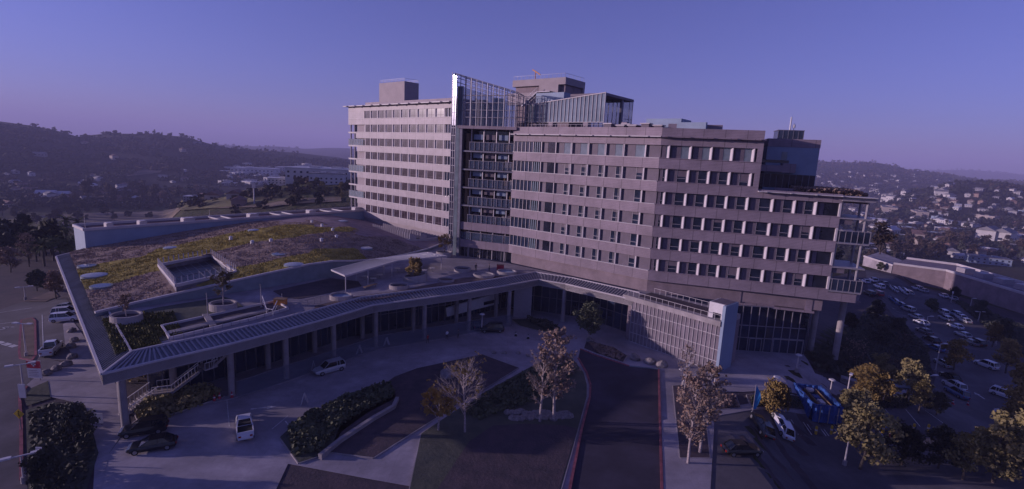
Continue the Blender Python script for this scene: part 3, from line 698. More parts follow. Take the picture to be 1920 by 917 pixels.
# ------------------------------------------------------------------ podium
EDGE = [(-98.6, 106.9), (-45.2, 53.0), (-41.3, 57.8), (-37.0, 62.7), (-32.1, 69.2), (-27.7, 75.5), (-23.2, 83.0), (-15.5, 88.6), (-7.9, 94.2), (.4, 101.6), (6.1, 106.9), (11.7, 104.2), (23.6, 94.6)]
def offset(poly, d):                                # open polyline, offset to the left of travel
    out = []
    for i, p in enumerate(poly):
        ns = []
        for a, b in ((i - 1, i), (i, i + 1)):
            if 0 <= a and b < len(poly):
                v = Vector((poly[b][0] - poly[a][0], poly[b][1] - poly[a][1])).normalized(); ns.append(Vector((-v.y, v.x)))
        n = sum(ns, Vector((0, 0))).normalized(); k = d / max(.35, n.dot(ns[0])); out.append((p[0] + n.x * k, p[1] + n.y * k))
    return out
INN = offset(EDGE, 3.2)
podium = thing('podium_building', 'low curved podium building with grassed roof and ribbed zinc eaves on tall round columns', 'building')
BWd = (.80, -.598)                                   # outward normal of the long roof block
P0, P1 = (-96.4, 112.1), (-50.2, 173.9); P0b, P1b = (-103.0, 117.0), (-57.0, 179.4)
TB = [(26.5, 98.6), (-.8, 120.0), (-13.6, 125.2), (-17.5, 143.4), (-49.0, 170.2)]
b = MB(); b.prism(EDGE + TB + [P1, P0], 7.2, 8.35); b.build('roof_slab', M['conc'], podium)
b = MB(); b.prism(INN[0:1] + INN[1:] + TB + [(-52, 171), (-96.0, 110.8)], 8.36, DECK); b.build('terrace_deck', M['paved'], podium)
# zinc eaves with ribs
b = MB()
for i in range(len(EDGE) - 1):
    p, q, pi, qi = EDGE[i], EDGE[i + 1], INN[i], INN[i + 1]
    b.q([(*p, 8.42), (*q, 8.42), (*qi, 9.12), (*pi, 9.12)], 0)
    b.q([(*p, 7.15), (*q, 7.15), (*q, 8.42), (*p, 8.42)], 2)
    Ln = math.hypot(q[0] - p[0], q[1] - p[1]); n = max(1, int(Ln / .62))
    big = i > 0
    for k in range(n):
        t = (k + .5) / n; A = (p[0] + (q[0] - p[0]) * t, p[1] + (q[1] - p[1]) * t, 8.50); Bq = (pi[0] + (qi[0] - pi[0]) * t, pi[1] + (qi[1] - pi[1]) * t, 9.20)
        b.bar(A, Bq, .20 if big else .12, .10, 1 if big else 0)
    b.bar((*p, 8.5), (*q, 8.5), .3, .24, 2); b.bar((*pi, 9.2), (*qi, 9.2), .22, .3, 2)
b.bar((*EDGE[1], 8.55), (*INN[1], 9.25), .25, .2, 2); b.bar((*EDGE[0], 8.5), (*INN[0], 9.2), .25, .3, 2)
b.build('eaves', [M['zinc'], M['rib'], M['ledge']], podium)
# glazed walls under the roof
GL = offset(EDGE[:11], 8.5); GL2 = offset(EDGE[10:], 7.0)
g = MB()
def glasswall(mb, pts, z0, z1, sp, m0=0, m1=1, t=.12):
    for p, q in zip(pts, pts[1:]):
        mb.q([(*p, z0), (*q, z0), (*q, z1), (*p, z1)], m0)
        Ln = math.hypot(q[0] - p[0], q[1] - p[1]); n = max(1, round(Ln / sp)); dx, dy = (q[0] - p[0]) / Ln, (q[1] - p[1]) / Ln
        for k in range(n + 1):
            x, y = p[0] + dx * Ln * k / n + dy * .08, p[1] + dy * Ln * k / n - dx * .08; mb.bar((x, y, z0), (x, y, z1), t, .16, m1)
        for z in (z0 + .1, (z0 + z1) / 2, z1 - .1): mb.bar((p[0] + dy * .08, p[1] - dx * .08, z), (q[0] + dy * .08, q[1] - dx * .08, z), .08, .1, m1)
glasswall(g, GL[1:], 0.16, 7.2, 1.5); g.build('ground_glazing', [M['glassb'], M['steel']], podium)
g = MB(); glasswall(g, GL[:2], 0.16, 7.2, 1.5); g.build('side_glazing', [M['glassb'], M['mull']], podium)
JP = GL[-1]
g = MB(); glasswall(g, [JP, (9, 110), (17.0, 107.5), (24.5, 99.0)], 0.1, 7.2, 1.8); g.build('entrance_glazing', [M['glassb'], M['steel']], podium)
b = MB(); b.box(0, 1.4, 0, 1.2, 0, 6.8); 
COL = [(326.8, 743), (435, 741.5), (537.4, 709.5), (626, 676), (704.4, 650), (795, 636), (878.4, 620), (952.7, 608), (1054.8, 602), (235.9, 803)]
cm = MB(); cm.tube((0, 0, 0), (0, 0, 7.15), .42, .42, 16); cm.tube((0, 0, 0), (0, 0, .3), .52, .52, 16); CME = cm.mesh('column', M['conc'])
for c in COL: x, y = G(*c); link('column', CME, podium, Matrix.Translation((x, y, 0)))
for k in range(7):                                    # second row behind and row under the left eaves
    t = (k + .4) / 7; x = GL[1][0] + (GL[7][0] - GL[1][0]) * t; 
for p in offset([(G(*c)[0], G(*c)[1]) for c in COL[:8]], 5.2)[1:]: link('column', CME, podium, Matrix.Translation((p[0], p[1], 0)))
for k in range(5):
    t = .09 + k * .2; p, q = offset(EDGE[:2], 2.2); link('column', CME, podium, Matrix.Translation((q[0] + (p[0] - q[0]) * t, q[1] + (p[1] - q[1]) * t, 0)))
b = MB(); GLo = offset([G(435, 741.5), G(626, 676), G(704.4, 650), G(878, 620), G(952, 608)], -1.6)
for p, q in zip(GLo, GLo[1:]):
    b.q([(*p, .2), (*q, .2), (*q, 2.6), (*p, 2.6)], 0); b.bar((*p, 2.62), (*q, 2.62), .08, .06, 1)
b.build('wind_screen', [M['screen'], M['steel']], podium)
# raised walk under the podium
walk = offset([G(400, 752), G(435, 745), G(537, 713), G(626, 680), G(704, 654), G(795, 640), G(952, 612)], -.6)
drape('walkway', walk + [JP, GL[6], GL[4], GL[2]], .14, M['pave'], thick=.2)
# slanting white stair wall seen between the columns
sw0 = G(838, 606); sw1 = G(938, 588); Fw = frame(sw0, sw1); q0_ = [on(*p, sw0, sw1) for p in ((836.5, 577), (934.7, 548), (934.7, 569), (838, 593.6))]
def lx(P): v = Fw.inverted() @ Vector(P); return (v.x, v.z)
q2 = [lx(p) for p in q0_]; m = MB()
def slab_xz(mb, pts, y0, y1, mm=0):
    n = len(pts); i = len(mb.v)
    mb.v += [(p[0], y0, p[1]) for p in pts] + [(p[0], y1, p[1]) for p in pts]
    mb.f += [tuple(i + k for k in range(n)), tuple(i + n + k for k in reversed(range(n)))]; mb.m += [mm, mm]
    for k in range(n): mb.f.append((i + k, i + (k + 1) % n, i + n + (k + 1) % n, i + n + k)); mb.m.append(mm)
slab_xz(m, q2, 0, .4); sl = [lx(on(*p, sw0, sw1)) for p in ((907, 566), (929, 561), (929, 567), (907, 572))]; slab_xz(m, sl, -.03, .0, 1)
m.build('slanting_wall', [M['white'], M['glass']], podium, Fw, recalc=True)
for px, w in ((975, 3), (990, 1.2)):
    x, y = G(px, 595); m = MB(); m.box(x - w / 2, x + w / 2, y, y + .3, 0, 7.0, 0); m.build('inner_frame', [M['mull']], podium)

# ---- long block along the back of the roof
m = MB(); m.prism([P0, P1, P1b, P0b], 0, 13.4, 0); 
rb = m.build('roof_block', [M['bluepanel']], podium)
m = MB(); m.prism([P0, P1, P1b, P0b], 13.41, 13.5, 0)
def rim(mb, pts, z, w, h, mm, closed=True):
    n = len(pts)
    for k in range(n if closed else n - 1): a, c = pts[k], pts[(k + 1) % n]; mb.bar((a[0], a[1], z), (c[0], c[1], z), w, h, mm)
rim(m, [P0, P1, P1b, P0b], 13.75, .45, .6, 1)
FB = frame(P0, P1); 
m.build('block_roof', [M['roofred'], M['ledge']], rb)
LB = math.hypot(P1[0] - P0[0], P1[1] - P0[1])
for t, w, kk in ((.06, 1.4, 0), (.145, 1.6, 0), (.27, 2.8, 0), (.375, 3.2, 1), (.49, 2.6, 0), (.60, 3.8, 1), (.73, 2.4, 0), (.82, 4.5, 1), (.95, 2.6, 0)):
    m = MB()
    if kk: m.box(LB * t, LB * t + .3, .5, 7.4, 13.5, 14.0, 0); m.box(LB * t + w, LB * t + w + .3, .5, 7.4, 13.5, 14.0, 0); m.box(LB * t, LB * t + w, .6, 7.2, 13.5, 13.7, 1)
    else: m.box(LB * t, LB * t + w, 2, 4, 13.5, 14.5, 0); m.box(LB * t + .2, LB * t + w - .2, 1.9, 4.1, 14.5, 14.62, 0)
    m.build('roof_unit', [M['ledge'], M['paved']], rb, FB)
m = MB(); m.tube((.5, 1, 13.5), (.5, 1, 17), .06); m.tube((27, 1.5, 13.5), (27, 1.5, 16.5), .06); m.build('roof_mast', M['mull'], rb, FB)

# ---- curved retaining wall and green roof
CW = [(*G(178, 586, 9.5), 9.5), (-57.3, 74.6, 9.75), (-51.0, 81.4, 10.64), (-44.8, 88.2, 11.5), (-38.8, 95.2, 12.2), (-35.6, 98.9, 12.2), (-33.0, 103.5, 11.4), (-29.5, 111.0, 10.4), (-26.0, 120.0, 9.8), (-22.0, 130.5, 9.5), (-19.5, 140.5, 9.4)]
m = MB()
for a, c in zip(CW, CW[1:]):
    m.q([(a[0], a[1], DECK - .1), (c[0], c[1], DECK - .1), (c[0], c[1], c[2]), (a[0], a[1], a[2])], 0)
    m.bar((a[0], a[1], a[2] + .05), (c[0], c[1], c[2] + .05), .4, .3, 1)
m.build('retaining_wall', [M['teal'], M['ledge']], podium)
BK = [(*G(130, 473, 9.4), 9.4), (-96.6, 111.8, 9.5), (-92.6, 117.2, 10.1), (-87.9, 123.5, 10.9), (-81.7, 131.8, 11.9), (-75.0, 140.6, 12.6), (-69.2, 148.4, 13.0), (-63.0, 156.7, 13.3), (-58.9, 162.2, 12.9), (-53.5, 169.5, 11.0), (-50.0, 172.6, 10.3)]
def curve(P, t):
    d = [0]
    for a, c in zip(P, P[1:]): d.append(d[-1] + math.hypot(c[0] - a[0], c[1] - a[1]))
    s = t * d[-1]; return tuple(float(np.interp(s, d, [p[i] for p in P])) for i in range(3))
def roofpt(s, t):
    # left edge of the roof is t = 0..1 at s = 0
    a = curve(CW, s); c = curve(BK, s)
    x = a[0] + (c[0] - a[0]) * t; y = a[1] + (c[1] - a[1]) * t; z = a[2] + (c[2] - a[2]) * t
    z += math.sin(math.pi * t) * (.5 + 1.3 * math.exp(-((s - .62) / .22) ** 2)) * min(1, s * 5) * min(1, (1 - s) * 4)
    return x, y, z
def zone(s, t, x, y):
    w = pnoise(Vector((x / 7, y / 7, 0))) * .06 + pnoise(Vector((x / 1.5, y / 1.5, 3))) * .008
    t += w; s_ = s + w
    g1 = (t > .28 + .14 * ss(s / .4)) and (t < .62 + .1 * ss((s - .1) / .3) - .28 * ss((s - .5) / .4)) and s_ < .8
    if s < .22: g1 = g1 and True
    g2 = t < .16 and .18 < s_ < .60
    if t > .80 - .25 * ss((s - .2) / .3) and s_ < .35: pass
    bare = s_ > .72 + (.12 if t < .3 else -.06 * (t > .5)) or (t > .8 and s_ > .55)
    if bare: return (.26, .19, .20), 0
    if g1 or g2: return (.30, .235, .06), 1
    return (.28, .205, .17), 2
def GR(px, py):                                          # hit the green roof height by iteration
    z = 11.0
    for _ in range(12):
        x, y = G(px, py, z); best = min(((roofpt(i / 30, j / 16)) for i in range(31) for j in range(17)), key=lambda p: (p[0] - x) ** 2 + (p[1] - y) ** 2); z = .5 * z + .5 * best[2]
    return x, y, z
ca = [GR(*p) for p in ((297, 493), (329.5, 531), (442.4, 506), (395.6, 474.8))]
zc = sum(c[2] for c in ca) / 4 + .15
ca = [(*G(*p, zc + .4), zc) for p in ((297, 493), (329.5, 531), (442.4, 506), (395.6, 474.8))]
cp = [c[:2] for c in ca]
def in_court(x, y, g=0.0):
    sg = []
    for k in range(4):
        a, b = cp[k], cp[(k + 1) % 4]; L_ = math.hypot(b[0] - a[0], b[1] - a[1]); sg.append(((b[0] - a[0]) * (y - a[1]) - (b[1] - a[1]) * (x - a[0])) / L_)
    return all(v > -g for v in sg) or all(v < g for v in sg)
NS, NT = 300, 140; V = []; F = []; CO = []
for i in range(NS + 1):
    for j in range(NT + 1):
        s, t = i / NS, j / NT; x, y, z = roofpt(s, t); c, k = zone(s, t, x, y)
        V.append((x, y, z + (.16 * pnoise(Vector((x * .35, y * .35, 5))) + .06 * pnoise(Vector((x, y, 8))) if k else 0))); CO.append(c)
for i in range(NS):
    for j in range(NT):
        a = i * (NT + 1) + j; c_ = [(V[a][q] + V[a + NT + 2][q]) / 2 for q in (0, 1)]
        if not in_court(c_[0], c_[1], -.3): F.append((a, a + NT + 1, a + NT + 2, a + 1))
me = bpy.data.meshes.new('green_roof'); me.from_pydata(V, [], F); at_ = me.color_attributes.new('zone', 'FLOAT_COLOR', 'POINT')
for i, c in enumerate(CO): at_.data[i].color = (*c, 1)
me.materials.append(attr_mat('green_roof_planting', 'zone', scale=.5, var=.22)); me.update(); smooth(me)
bm = bmesh.new(); bm.from_mesh(me); bmesh.ops.recalc_face_normals(bm, faces=bm.faces)
if sum(f.normal.z for f in bm.faces) < 0: bmesh.ops.reverse_faces(bm, faces=bm.faces)
bm.to_mesh(me); bm.free()
link('green_roof', me, podium)
# grass tufts on the roof
rg = random.Random(11); V = []; F = []; CO = []
cnt = 0
while cnt < 45000:
    s = rg.random(); t = rg.random(); x, y, z = roofpt(s, t); c, k = zone(s, t, x, y)
    if k == 0 or in_court(x, y, .6): continue
    if -68 < x < -58 and 93 < y < 103 and 0: continue
    cnt += 1; h = rg.uniform(.09, .22) * (1.0 if k == 2 else 1.0); w = rg.uniform(.08, .17); a = rg.uniform(0, math.pi)
    dx, dy = math.cos(a) * w, math.sin(a) * w; lx_, ly_ = rg.uniform(-.15, .15), rg.uniform(-.15, .15); i = len(V)
    V += [(x - dx, y - dy, z - .05), (x + dx, y + dy, z - .05), (x + lx_, y + ly_, z + h)]; F.append((i, i + 1, i + 2)); f = rg.uniform(.9, 1.12); CO += [tuple(q * f for q in c)] * 3
me = bpy.data.meshes.new('roof_grass'); me.from_pydata(V, [], F); at_ = me.color_attributes.new('zone', 'FLOAT_COLOR', 'POINT')
for i, c in enumerate(CO): at_.data[i].color = (*c, 1)
me.materials.append(attr_mat('roof_grass_blades', 'zone', scale=.5, var=.16)); o = link('roof_grass', me); tag(o, 'yellow green and mauve grasses growing on the podium roof', 'grass', kind='stuff')
# skylight court with fins
court = thing('skylight_court', 'square sunken glass court with a row of white fins round it on grass roof', 'skylight', (0, 0, 0))
m = MB(); cen = (sum(c[0] for c in cp) / 4, sum(c[1] for c in cp) / 4)
rim(m, cp, zc + .05, .35, .5, 0); m.build('frame', M['ledge'], court)
m = MB(); 
inn = [(cen[0] + (c[0] - cen[0]) * .96, cen[1] + (c[1] - cen[1]) * .96) for c in cp]
m.q([(*c, zc - .9) for c in inn], 0); m.build('glass', M['court'], court)
m = MB()
for k in range(4): m.q([(*cp[k], zc - 1.2), (*cp[(k + 1) % 4], zc - 1.2), (*cp[(k + 1) % 4], zc + .1), (*cp[k], zc + .1)])
m.build('side_wall', M['steel'], court)
m = MB()
for k in range(1, 7):
    for a_, b_, c_, d_ in ((0, 3, 1, 2), (0, 1, 3, 2)):
        if (a_, b_) == (0, 1) and k > 3: continue
        n = 7 if (a_, b_) == (0, 3) else 4
        p = [inn[a_][i] + (inn[b_][i] - inn[a_][i]) * k / n for i in (0, 1)]; q = [inn[c_][i] + (inn[d_][i] - inn[c_][i]) * k / n for i in (0, 1)]
        m.bar((*p, zc - .86), (*q, zc - .86), .09, .06)
m.build('glazing_bar', M['steel'], court)
fm = MB(); fm.box(-.04, .04, -.08, .08, 0, 1.0); FMm = fm.mesh('fin', M['ledge'])
for k in range(4):
    a_, b_ = cp[k], cp[(k + 1) % 4]; n = 13 if k % 2 == 0 else 11
    for i in range(n): t = i / n; link('fin', FMm, court, Matrix.Translation((a_[0] + (b_[0] - a_[0]) * t, a_[1] + (b_[1] - a_[1]) * t, zc + .4)) @ Matrix.Rotation(math.atan2(b_[1] - a_[1], b_[0] - a_[0]) + R(25), 4, 'Z'))
# second skylight with fins by the left wing
fa, fb = G(697, 431, 10.2), G(769.5, 452, 10.0); F5 = frame(fa, fb); L5 = math.hypot(fb[0] - fa[0], fb[1] - fa[1])
sk2 = thing('finned_skylight', 'long skylight with slanting white fins at the foot of the left wing', 'skylight', (0, 0, 0))
m = MB(); m.box(0, L5, 0, .6, 9, 10.3, 0); m.box(0, .5, .6, 6, 9, 10.3); m.box(L5 - .5, L5, .6, 9, 9, 10.3); m.build('frame', M['ledge'], sk2, F5)
m = MB(); m.box(.5, L5 - .5, .6, 6, 9, 10.1); m.build('glass', M['glassb'], sk2, F5)
fm = MB(); fm.prism([(-.06, 0), (.06, 0), (.06, 2.2), (-.06, 2.2)], 0, lambda x, y: 1.9 - .5 * y); FM2 = fm.mesh('fin', M['ledge'])
for k in range(17): link('fin', FM2, sk2, at(F5, .6 + k * (L5 - 1.2) / 16, .1, 10.3)); 
for k in range(17): link('fin', FM2, sk2, at(F5, .6 + k * (L5 - 1.2) / 16, 3.6, 10.3))

M['dome'] = mat('opal_dome', (.34, .36, .42), .4, var=.05, scale=1)
# round rooflights and vents on the green roof
RL = [((177, 517), 2.0, 1, 'large round rooflight on the yellow grass nearest the left eaves'), ((190, 537), 1.6, 0, 'round ring rooflight with dark centre at the lower left of the yellow grass'), ((163, 499), 1.5, 0, 'shaded ring rooflight in mauve grass by the left eaves'), ((321, 465), 1.5, 1, 'pale round rooflight behind the square glass court'), ((551, 496), 1.8, 1, 'pale round rooflight close to the curved wall top'), ((524, 477), 1.5, 0, 'shaded round rooflight in mauve grass right of the glass court'), ((684, 466), 1.8, 1, 'raised round rooflight on the bare brown roof'), ((476, 432), 1.4, 1, 'small round rooflight on the mauve grass near the rear block'), ((643, 415), 1.5, 1, 'flat rooflight on bare roof near the foot of the wing')]
for (px, py), r, kk, lab in RL:
    x, y, z = GR(px, py); t_ = thing('rooflight', lab, 'rooflight', (x, y, z))
    m = MB(); m.tube((0, 0, -.6), (0, 0, .22), r, r, 28, 0); m.build('kerb', M['teal'], t_)
    m = MB()
    n = 28; prev = None
    rings = [(r * .95, .225), (r * .7, .3), (r * .35, .36), (0.01, .38)] if kk else [(r * .8, .225), (r * .01, .23)]
    vs_ = []
    for rr_, zz in rings: vs_.append([(rr_ * math.cos(2 * math.pi * k / n), rr_ * math.sin(2 * math.pi * k / n), zz) for k in range(n)])
    for a_, c_ in zip(vs_, vs_[1:]):
        for k in range(n): m.q([a_[k], a_[(k + 1) % n], c_[(k + 1) % n], c_[k]])
    m.build('dome', M['dome'] if kk else M['glassb'], t_)
VN = [((433, 449), 'small white vent alone on yellow grass behind the glass court'), ((473, 456), 'small white vent in the middle of the yellow grass band'), ((508, 452), 'small white vent on a dark seam of the yellow grass'), ((585, 417), 'small vent in the shade of the rear block'), ((604, 424), 'small white vent at the edge of the shade on bare roof'), ((624, 432), 'small white vent on bare brown roof, second of three in a line'), ((631, 445), 'lowest small white vent on the bare brown roof'), ((603, 452), 'small white vent where mauve grass meets bare roof')]
vm_ = MB(); vm_.tube((0, 0, -.2), (0, 0, .55), .45, .3, 10); vm_.tube((0, 0, .5), (0, 0, .75), .5, .1, 10); VM = vm_.mesh('roof_vent', M['white'])
for p, lab in VN: x, y, z = GR(*p); tag(link('roof_vent', VM, None, Matrix.Translation((x, y, z))), lab, 'vent')
# terrace zones
def flat(name, pts, z, m, parent=podium): b = MB(); b.prism(pts, z - .2, z); return b.build(name, m, parent)
def GP(z, *pts): return [G(*p, z) for p in pts]
flat('planting_bed', GP(9.05, (190, 592), (232, 590), (300, 575), (420, 556), (440, 562), (478, 590), (300, 640), (216, 664)), 9.06, M['bedg'])
flat('planting_bed', GP(9.05, (512, 545), (620, 521), (672, 527), (678, 536), (560, 560), (530, 556)), 9.06, M['mulch'])
flat('planting_bed', GP(9.05, (590, 573), (660, 556), (740, 546), (870, 520), (985, 515), (800, 545), (640, 570), (590, 580)), 9.06, M['soil'])
# hedge rows of dots on the near bed
V_ = MB(); rg = random.Random(5); pm = M['bedg']
tuft = MB()
for i in range(26):
    for j in range(24):
        px, py = 195 + i * 5 + j * 1.2, 600 + j * 2.9 - i * .9
        if py > 664 - (px - 216) * .24 or py < 586 or px > 300 and py > 630: continue
        x, y = G(px, py, 9.06); r = rg.uniform(.22, .36)
        for k in range(5):
            a = rg.uniform(0, 6.28); h = rg.uniform(.25, .45); i0 = len(tuft.v); tuft.v += [(x + math.cos(a) * r, y + math.sin(a) * r, 9.05), (x + math.cos(a + 2) * r, y + math.sin(a + 2) * r, 9.05), (x, y, 9.05 + h)]; tuft.f.append((i0, i0 + 1, i0 + 2)); tuft.m.append(0)
M['sedum'] = leafmat('sedum_clumps', (.14, .12, .03), (.07, .07, .025))
o = tuft.build('sedum_planting', M['sedum']); tag(o, 'rows of low green clumps planted in the corner of the roof terrace', 'plants', kind='stuff')
# sunken trough with white rim
tr = thing('roof_trough', 'long narrow sunken roof trough with a white rim along the terrace edge', 'trough')
tp = GP(9.2, (303, 611), (318, 634), (470, 598), (540, 578), (518, 564)); m = MB(); rim(m, tp, 9.2, .25, .4, 0); m.build('rim', M['ledge'], tr)
m = MB(); m.q([(*p, 9.09) for p in tp], 0); m.build('floor', M['mulch'], tr)
m = MB(); A_, B_ = G(312, 625, 9.2), G(500, 582, 9.2); m.bar((*A_, 9.25), (*B_, 9.25), 1.1, .2); C_, D_ = G(385, 590, 9.2), G(400, 612, 9.2); m.bar((*C_, 9.3), (*D_, 9.3), .8, .2); m.build('duct', M['conc'], tr)
m = MB()
for k in range(24):
    t = k / 23; p = [A_[i] + (G(640, 545, 9)[i] - A_[i]) * t for i in (0, 1)]; m.tube((p[0] + 2.3, p[1] - 2.0, 9), (p[0] + 2.3, p[1] - 2.0, 10), .03, n=4)
a_ = (A_[0] + 2.3, A_[1] - 2.0, 10); q = G(640, 545, 9); m.tube(a_, (q[0] + 2.3, q[1] - 2.0, 10), .035, n=4); m.build('railing', M['steel'], podium)

# ------------------------------------------------------------------ entrance pavilion (angled glass box with stair tower)
pav = thing('entrance_pavilion', 'angled glass pavilion with fine white mullions ending in a stair tower whose end wall is coloured shade-blue', 'building')
A0, B0 = (23.8, 94.6), (35.7, 81.5)
Fp = frame(A0, B0); Lp = math.hypot(B0[0] - A0[0], B0[1] - A0[1]); zp = 8.2
m = MB(); m.q([(0, 0, 0), (Lp, 0, 0), (Lp, 0, zp), (0, 0, zp)], 0); n = 22
for k in range(n + 1): m.box(Lp * k / n - .035, Lp * k / n + .035, -.14, -.003, 0, zp, 1)
for z in (.05, 1.9, 3.9, 6.4, zp - .12): m.box(0, Lp, -.1, -.004, z, z + .09, 1)
for k in range(n):
    if k % 2: m.box(Lp * (k + .3) / n, Lp * (k + .7) / n, -.02, -.004, 6.5, zp - .2, 0)
m.build('glass_wall', [M['frit'] if 'frit' in M else M['glassl'], M['ledge']], pav, Fp)
m = MB(); m.box(-2, Lp, -.5, 7, zp, zp + .9, 0); m.box(.5, Lp - 3.0, .8, 5.5, zp + .9, zp + .95, 1)
m.box(-1, Lp, .1, 7, .2, zp, 2); m.build('roof', [M['conc'], M['mulch'], M['core']], pav, Fp)
m = MB()
for k in range(15): m.tube((k * 1.25 - 1, -.3, zp + .9), (k * 1.25 - 1, -.3, zp + 1.9), .035, n=4)
m.tube((-1, -.3, zp + 1.9), (Lp - .2, -.3, zp + 1.9), .04, n=4)
for k in range(12): m.tube((k * 1.25 + 1, 5.7, zp + .9), (k * 1.25 + 1, 5.7, zp + 1.9), .035, n=4)
m.tube((1, 5.7, zp + 1.9), (Lp - 1, 5.7, zp + 1.9), .04, n=4); m.build('railing', M['ledge'], pav, Fp)
st = MB(); st.box(Lp, Lp + .5, -.3, 4.4, 0, zp + 3.6, 0); st.box(Lp - 2.7, Lp, .4, 4.4, zp + 1.9, zp + 3.6, 1); st.box(Lp - .5, Lp, .4, 4.3, zp + .9, zp + 1.9, 1); st.box(Lp - 2.7, Lp - 1.9, .4, 4.3, zp + .9, zp + 1.9, 1); st.box(Lp - 2.7, Lp, 1.2, 4.3, zp + .9, zp + 1.9, 2)
st.box(Lp - 2.5, Lp + .2, .6, 4.2, zp + 3.6, zp + 3.64, 3)
st.build('stair_tower', [M['bluepanel'], M['white'], M['glass'], M['panelm']], pav, Fp)  # blue of the end wall is shade put into its colour

# ------------------------------------------------------------------ site sheets (lowest first)
drape('site_ground', PX((-260, 700), (-100, 560), (30, 480), (200, 440)) + [(-56, 182), (10, 170), (66, 150)] + PX((1640, 505), (1760, 545), (1990, 610), (2150, 740), (2050, 1000), (1300, 1300), (500, 1300), (-260, 1150)), .0, M['mulch'])
drape('paving', PX((205, 850), (250, 790), (310, 765), (430, 748)) + [G(640, 600), (-6, 112), (12, 111), (26, 104), (40, 100), (44, 93)] + PX((1505, 663), (1528, 700), (1608, 712), (1600, 735), (1505, 742), (1395, 735), (1330, 735), (1335, 775), (1245, 830), (1240, 1000), (1060, 1000), (980, 950), (700, 900), (540, 870), (480, 1000), (150, 1000)), .06, M['pave'])
drape('asphalt', PX((1088, 655), (1120, 668), (1180, 687), (1235, 693), (1238, 817), (1242, 960), (1060, 960), (1090, 808), (1106, 745), (1107, 722), (1100, 700), (1084, 672)), .064 + .02, M['asphd'])
kb = MB(); dline(kb, PX((1242, 960), (1238, 817), (1235, 693)), .28, .08, .13); dline(kb, PX((1180, 687), (1120, 668), (1088, 655)), .28, .08, .13); dline(kb, PX((1084, 672), (1100, 700), (1107, 722), (1106, 745), (1090, 808), (1060, 960)), .3, .08, .13)
tag(kb.build('red_kerb', M['red']), kind='structure')
kb = MB(); dline(kb, PX((1180, 687), (1235, 693)), .28, .08, .13); tag(kb.build('kerb', M['teal']), kind='structure')
def bed(pts, mt='bedg', nm='planting_bed', wallm='conc'):
    p = PX(*pts); o = drape(nm, p, .205, M[mt], thick=.25)
    k = MB(); dline(k, p + [p[0]], .22, .08, .12); tag(k.build('kerb', M[wallm]), kind='structure'); return o
bed([(640, 790), (700, 737), (740, 708), (782, 692), (904, 666), (972, 691), (907, 731), (850, 765), (775, 812), (700, 860), (620, 850)], 'mulch')
bed([(912, 735), (1001, 686), (1040, 668), (1072, 672), (1094, 700), (1100, 722), (1100, 745), (1083, 808), (1040, 960), (760, 960), (790, 815), (860, 768)], 'bedg')
bed([(525, 822), (560, 790), (640, 752), (735, 722), (742, 748), (690, 775), (640, 812), (620, 850), (560, 870)], 'bedg')
bed([(1262, 725), (1300, 722), (1322, 780), (1330, 860), (1275, 860)], 'mulch')
bed([(1100, 640), (1150, 652), (1175, 668), (1168, 680), (1120, 664), (1095, 654)], 'mulch')
bed([(960, 600), (1010, 598), (1050, 615), (1048, 628), (1015, 622), (975, 612)], 'bedg')
bed([(1328, 740), (1378, 741), (1388, 766), (1340, 770)], 'mulch'); bed([(1400, 742), (1500, 745), (1512, 770), (1410, 768)], 'mulch')
bed([(250, 770), (300, 745), (400, 735), (420, 745), (330, 775), (262, 795)], 'bedg')
drape('gravel_path', PX((925, 800), (985, 797), (1060, 800), (1082, 806), (1060, 880), (1040, 950), (800, 950), (880, 830)), .225, M['mulch'])
# pale kerb walls of the garden
gw = MB(); dline(gw, PX((745, 752), (738, 768), (700, 790), (640, 830), (600, 862)), .5, .1, .6); tag(gw.build('garden_wall', M['conc']), 'pale curved garden wall round the end of the clipped hedge', 'wall')
# right hand parking
lotp = PX((1300, 950), (1325, 835), (1335, 778), (1400, 772), (1500, 772), (1600, 765), (1700, 765), (1715, 755), (1745, 735), (1755, 705), (1735, 672), (1700, 610), (1655, 565), (1628, 548), (1622, 505), (1660, 515), (1750, 545), (1835, 590), (1870, 640), (1910, 690), (1990, 760), (2040, 840), (1900, 1000), (1600, 1000))
drape('parking_lot', lotp, .07, M['asph'])
drape('sidewalk', PX((1240, 790), (1335, 770), (1500, 760), (1600, 752), (1640, 740), (1700, 742), (1728, 730), (1742, 738), (1712, 757), (1600, 768), (1500, 776), (1340, 782), (1330, 950), (1245, 950)), .16, M['pave'], thick=.2)
drape('path', PX((1505, 742), (1520, 700), (1560, 712), (1640, 722), (1740, 728), (1730, 745), (1640, 742), (1560, 730)), .12, M['pave'])
pk = MB()
for x0 in range(8):
    a_, b_ = (1478 + x0 * 24.5, 787), (1498 + x0 * 25.5, 818)
    if x0 < 7: dline(pk, PX(a_, b_), .12, .085); dline(pk, PX((a_[0] + 5, a_[1]), (b_[0] + 5, b_[1])), .12, .085)
for p in (((1640, 805), (1620, 770)), ((1686, 802), (1660, 768)), ((1725, 800), (1698, 768)), ((1770, 795), (1735, 770))): dline(pk, PX(*p), .12, .085)
for k in range(9): dline(pk, PX((1735 - k * 8, 625 - k * 6), (1748 - k * 8, 629 - k * 6)), .1, .085)
def arrow(mb, px, py, ang, s=1.0):
    x, y, z = GT(px, py); c, sn = math.cos(ang), math.sin(ang)
    def w(a, b): X, Y = x + (a * c - b * sn) * s, y + (a * sn + b * c) * s; return (X, Y, T(X, Y) + .095)
    mb.q([w(-1.6, -.12), (w(.4, -.12)), w(.4, .12), w(-1.6, .12)]); mb.q([w(.4, -.5), w(1.6, 0), w(.4, .5)])
arrow(pk, 1797, 826, R(170)); arrow(pk, 1836, 742, R(80)); arrow(pk, 495, 765, R(20)); arrow(pk, 590, 790, R(60), .7)
